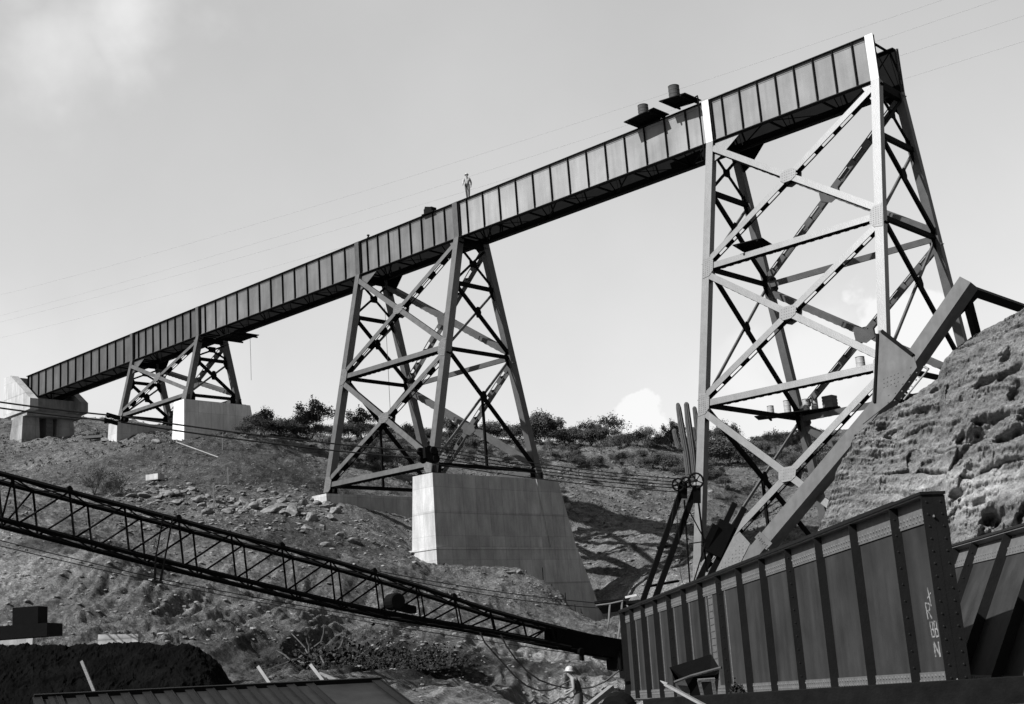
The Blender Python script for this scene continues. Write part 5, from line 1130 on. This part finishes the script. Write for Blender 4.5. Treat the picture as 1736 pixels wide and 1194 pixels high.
# ------------------------------------------------------------------ rocks
def rock_mesh(seed):
    rnd = random.Random(seed); bm = bmesh.new(); bmesh.ops.create_icosphere(bm, subdivisions=3, radius=1.)
    pl = [(Vector((rnd.gauss(0, 1), rnd.gauss(0, 1), rnd.gauss(0, 1))).normalized(), rnd.uniform(.52, .85)) for _ in range(11)]
    for v in bm.verts:
        p = v.co.copy()
        for n_, dd in pl:
            e = p.dot(n_)-dd
            if e > 0: p -= n_*e
        p += p.normalized()*float(pn(p.x*2.5+seed, p.y*2.5, p.z*2.5))*.07; v.co = p
    me = bpy.data.meshes.new('boulder'); bm.to_mesh(me); bm.free(); me.materials.append(M['rock']); return me
RM = [rock_mesh(i) for i in range(7)]
rnd = random.Random(9)
rocks = [(458, 866, .95, .42), (496, 868, .85, .75), (527, 878, .6, .55), (430, 862, .55, .4), (412, 850, .6, .5), (445, 848, .4, .3), (478, 850, .45, .3), (513, 852, .5, .5), (395, 848, .5, .35), (372, 846, .55, .3), (352, 842, .4, .3), (300, 835, .6, .3), (280, 836, .7, .3), (325, 832, .5, .28), (465, 835, .4, .3), (442, 832, .35, .25), (385, 868, .4, .3), (560, 880, .35, .3), (545, 895, .4, .35), (575, 905, .4, .25), (520, 897, .5, .25),
         (250, 842, .7, .25), (222, 838, .5, .2), (490, 838, .25, .2), (350, 856, .3, .2), (410, 833, .3, .22), (530, 845, .28, .2), (555, 925, .45, .25), (600, 920, .5, .3), (586, 940, .3, .2), (630, 915, .35, .2), (265, 752, .5, .35), (178, 745, .55, .35), (212, 744, .4, .2),
         (963, 860, .5, .45), (980, 866, .7, .35), (994, 880, .5, .25), (1002, 872, .35, .25), (985, 895, .5, .2), (868, 968, .4, .18), (880, 970, .3, .2), (1360, 862, .4, .3), (1330, 890, .4, .3), (1030, 905, .4, .25), (1120, 880, .4, .25), (1180, 820, .4, .3), (1205, 832, .4, .25), (1232, 825, .5, .3)]
for k in range(70):
    x_ = rnd.uniform(240, 575); w_ = rnd.uniform(.22, .6); rocks.append((x_, 832+.10*(x_-240)+rnd.gauss(0, 9), w_, w_*rnd.uniform(.35, .65)))
rocks.sort(); zr = [(0, 235, 'on the left slope'), (235, 345, 'at the left end of the rubble band'), (345, 420, 'in rubble below leaning stakes'), (420, 480, 'in the middle of the rubble band'), (480, 560, 'at right end of rubble band'), (560, 700, 'on bench left of tallest pier'), (700, 900, 'on mound before tallest pier'), (900, 1100, 'on slope right of tallest pier'), (1100, 1500, 'on slope behind tall tower')]
cn = {}
for i, (x, y, w_, h_) in enumerate(rocks):
    P = place(x, y+4); o = bpy.data.objects.new('boulder', RM[i % 7]); COL.objects.link(o); o.location = P+Vector((0, 0, h_*.08))
    o.rotation_euler = (rnd.uniform(-.3, .3), rnd.uniform(-.3, .3), rnd.uniform(0, 6)); o.scale = (w_, w_*rnd.uniform(.6, .9), h_*.85)
    zn = [z for z in zr if z[0] <= x < z[1]][0][2]; sz = 'big' if w_ > .65 else ('middling' if w_ > .42 else 'small'); key = (sz, zn); cn[key] = cn.get(key, 0)+1
    tag(o, f'{sz} pale boulder {zn}, {ords[cn[key]-1]} of size from left', 'boulder', 'boulders lying about the slopes')
def rubble():
    r2 = np.random.RandomState(8); V0 = np.array([v.co for v in RM[0].vertices]); F0 = [tuple(p.vertices) for p in RM[0].polygons]
    bm = bmesh.new(); bmesh.ops.create_icosphere(bm, subdivisions=1, radius=1.); V0 = np.array([v.co for v in bm.verts]); F0 = np.array([[v.index for v in f.verts] for f in bm.faces]); bm.free()
    vs, fs = [], []; n = 0
    areas = [((200, 560), (822, 905), 420, .06, .26), ((0, 330), (745, 880), 420, .04, .15), ((300, 560), (745, 830), 260, .03, .12), ((560, 720), (880, 960), 120, .05, .2), ((0, 560), (900, 1100), 380, .04, .16), ((950, 1180), (830, 1010), 300, .05, .28), ((740, 960), (965, 1030), 140, .04, .14), ((700, 1050), (1090, 1194), 160, .03, .12), ((560, 780), (1000, 1140), 160, .04, .14), ((780, 1180), (770, 830), 200, .05, .3), ((0, 280), (716, 745), 60, .05, .2)]
    for (xa, xb), (ya, yb), N, ra, rb in areas:
        for _ in range(int(N*1.7)):
            P = place(r2.uniform(xa, xb), r2.uniform(ya, yb)); s = ra+(rb-ra)*r2.rand()**2.5
            A = r2.normal(size=(3, 3)); Q, _r2 = np.linalg.qr(A); vv = (V0*(1+r2.uniform(-.3, .3, (len(V0), 1))))@(Q*np.array([1, .8, .55]))*s; vv[:, 2] *= .75
            vs.append(vv+np.array([P.x, P.y, P.z+s*.02])); fs.append(F0+n); n += len(V0)
    q = MB(); q.v = [tuple(v) for v in np.concatenate(vs)]; q.f = [tuple(int(i) for i in f) for f in np.concatenate(fs)]
    tag(q.build('rubble', M['rock'], None, fix=False), 'loose broken stone scattered over the banks', 'rubble', kind='stuff')
rubble()
# ------------------------------------------------------------------ stakes, pipe, block on the slope
g = 'survey stakes on the slope'
def st2(lb, x0, y0, x1, y1, r=.05, m=None, nm='wooden_stake', grp=g, cat='stake', dz=0.):
    b = place(x1, y1); d_ = proj(b)[2]; a = W(x0, y0, d_); return stick(lb, a, b-Vector((0, 0, .1)), r, m, nm, grp, cat)
st2('upright stake on the spoil slope just below the square pier', 377.5, 736, 377, 763, .055)
st2('upright stake on the dark spoil below the fallen pipe', 386, 792, 387, 822, .055)
st2('tall pale stake standing in the rubble band', 361.5, 819, 363, 863, .055)
st2('thin leaning stake crossing behind the tall pale stake', 362, 840, 369, 863, .03)
st2('long pale pipe lying slantwise on the dark spoil slope', 298, 750, 371, 777, .08, M['concrete'], 'pipe', None, 'pipe')
b = place(263, 816); q = MB(); q.box(b+Vector((0, 0, .2)), (.5, .2, 0), (-.2, .4, 0), (0, 0, .22)); tag(q.build('cut_block', M['concrete'], None, loc=b), 'pale squared block at the upper edge of the rubble band', 'stone block')
b = place(680, 796); q = MB(); q.box(b+Vector((0, 0, .25)), rr*.22, ff*.02, (0, 0, .3)); tag(q.build('white_board', M['white_paint'], None, loc=b), 'small white board standing behind the left part of the middle tower', 'board')
b = place(160, 748); q = MB(); q.box(b+Vector((.0, 0, .3)), rr*.8, ff*.4, (0, 0, .12)); q.box(b+rr*.9+Vector((0, 0, .25)), rr*.3, ff*.3, (0, 0, .3)); tag(q.build('form_panel', M['wood'], None, loc=b), 'low timber form stack before the low pier of the smallest tower', 'timber')
# ------------------------------------------------------------------ uprooted root pile
def roots():
    rnd = random.Random(21); c = W(548, 1078, 44); c.z = float(Hz(c.x, c.y)); root = empty('root_pile', c, 'pile of uprooted dead branches and roots in the hollow below the boom', 'dead branches')
    rr_ = rr
    for i in range(34):
        q = MB(); p = c+rr_*rnd.uniform(-1.0, .9)+ff*rnd.uniform(-.4, .5)+Vector((0, 0, rnd.uniform(.1, .8))); d = (rr_*rnd.choice((-1, -.6, .8))+Vector((0, 0, rnd.uniform(-.4, .7)))+ff*rnd.uniform(-.4, .3)).normalized()
        pts = [p]; L = rnd.uniform(.5, 1.6)
        for k in range(5): d = (d+Vector((rnd.gauss(0, .25), rnd.gauss(0, .25), rnd.gauss(0, .25)))).normalized(); pts.append(pts[-1]+d*L/5)
        q.tube(pts, rnd.uniform(.03, .07), 5, .012); q.build('branch', M['twig'] if i % 4 else M['wood'], root)
    q = MB()
    for i in range(2600):
        p = c+rr_*rnd.gauss(.5, 1.0)+ff*rnd.gauss(0, .6)+Vector((0, 0, abs(rnd.gauss(0, .5)))); a = Vector((rnd.gauss(0, 1), rnd.gauss(0, 1), rnd.gauss(0, 1))).normalized()*rnd.uniform(.03, .1); b_ = a.orthogonal()*.6
        o = len(q.v); q.v += [tuple(p+a), tuple(p+b_), tuple(p-a), tuple(p-b_)]; q.f.append((o, o+1, o+2, o+3))
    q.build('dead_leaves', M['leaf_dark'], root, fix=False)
roots()
# dark brush growing in the hollow and by the upright girder
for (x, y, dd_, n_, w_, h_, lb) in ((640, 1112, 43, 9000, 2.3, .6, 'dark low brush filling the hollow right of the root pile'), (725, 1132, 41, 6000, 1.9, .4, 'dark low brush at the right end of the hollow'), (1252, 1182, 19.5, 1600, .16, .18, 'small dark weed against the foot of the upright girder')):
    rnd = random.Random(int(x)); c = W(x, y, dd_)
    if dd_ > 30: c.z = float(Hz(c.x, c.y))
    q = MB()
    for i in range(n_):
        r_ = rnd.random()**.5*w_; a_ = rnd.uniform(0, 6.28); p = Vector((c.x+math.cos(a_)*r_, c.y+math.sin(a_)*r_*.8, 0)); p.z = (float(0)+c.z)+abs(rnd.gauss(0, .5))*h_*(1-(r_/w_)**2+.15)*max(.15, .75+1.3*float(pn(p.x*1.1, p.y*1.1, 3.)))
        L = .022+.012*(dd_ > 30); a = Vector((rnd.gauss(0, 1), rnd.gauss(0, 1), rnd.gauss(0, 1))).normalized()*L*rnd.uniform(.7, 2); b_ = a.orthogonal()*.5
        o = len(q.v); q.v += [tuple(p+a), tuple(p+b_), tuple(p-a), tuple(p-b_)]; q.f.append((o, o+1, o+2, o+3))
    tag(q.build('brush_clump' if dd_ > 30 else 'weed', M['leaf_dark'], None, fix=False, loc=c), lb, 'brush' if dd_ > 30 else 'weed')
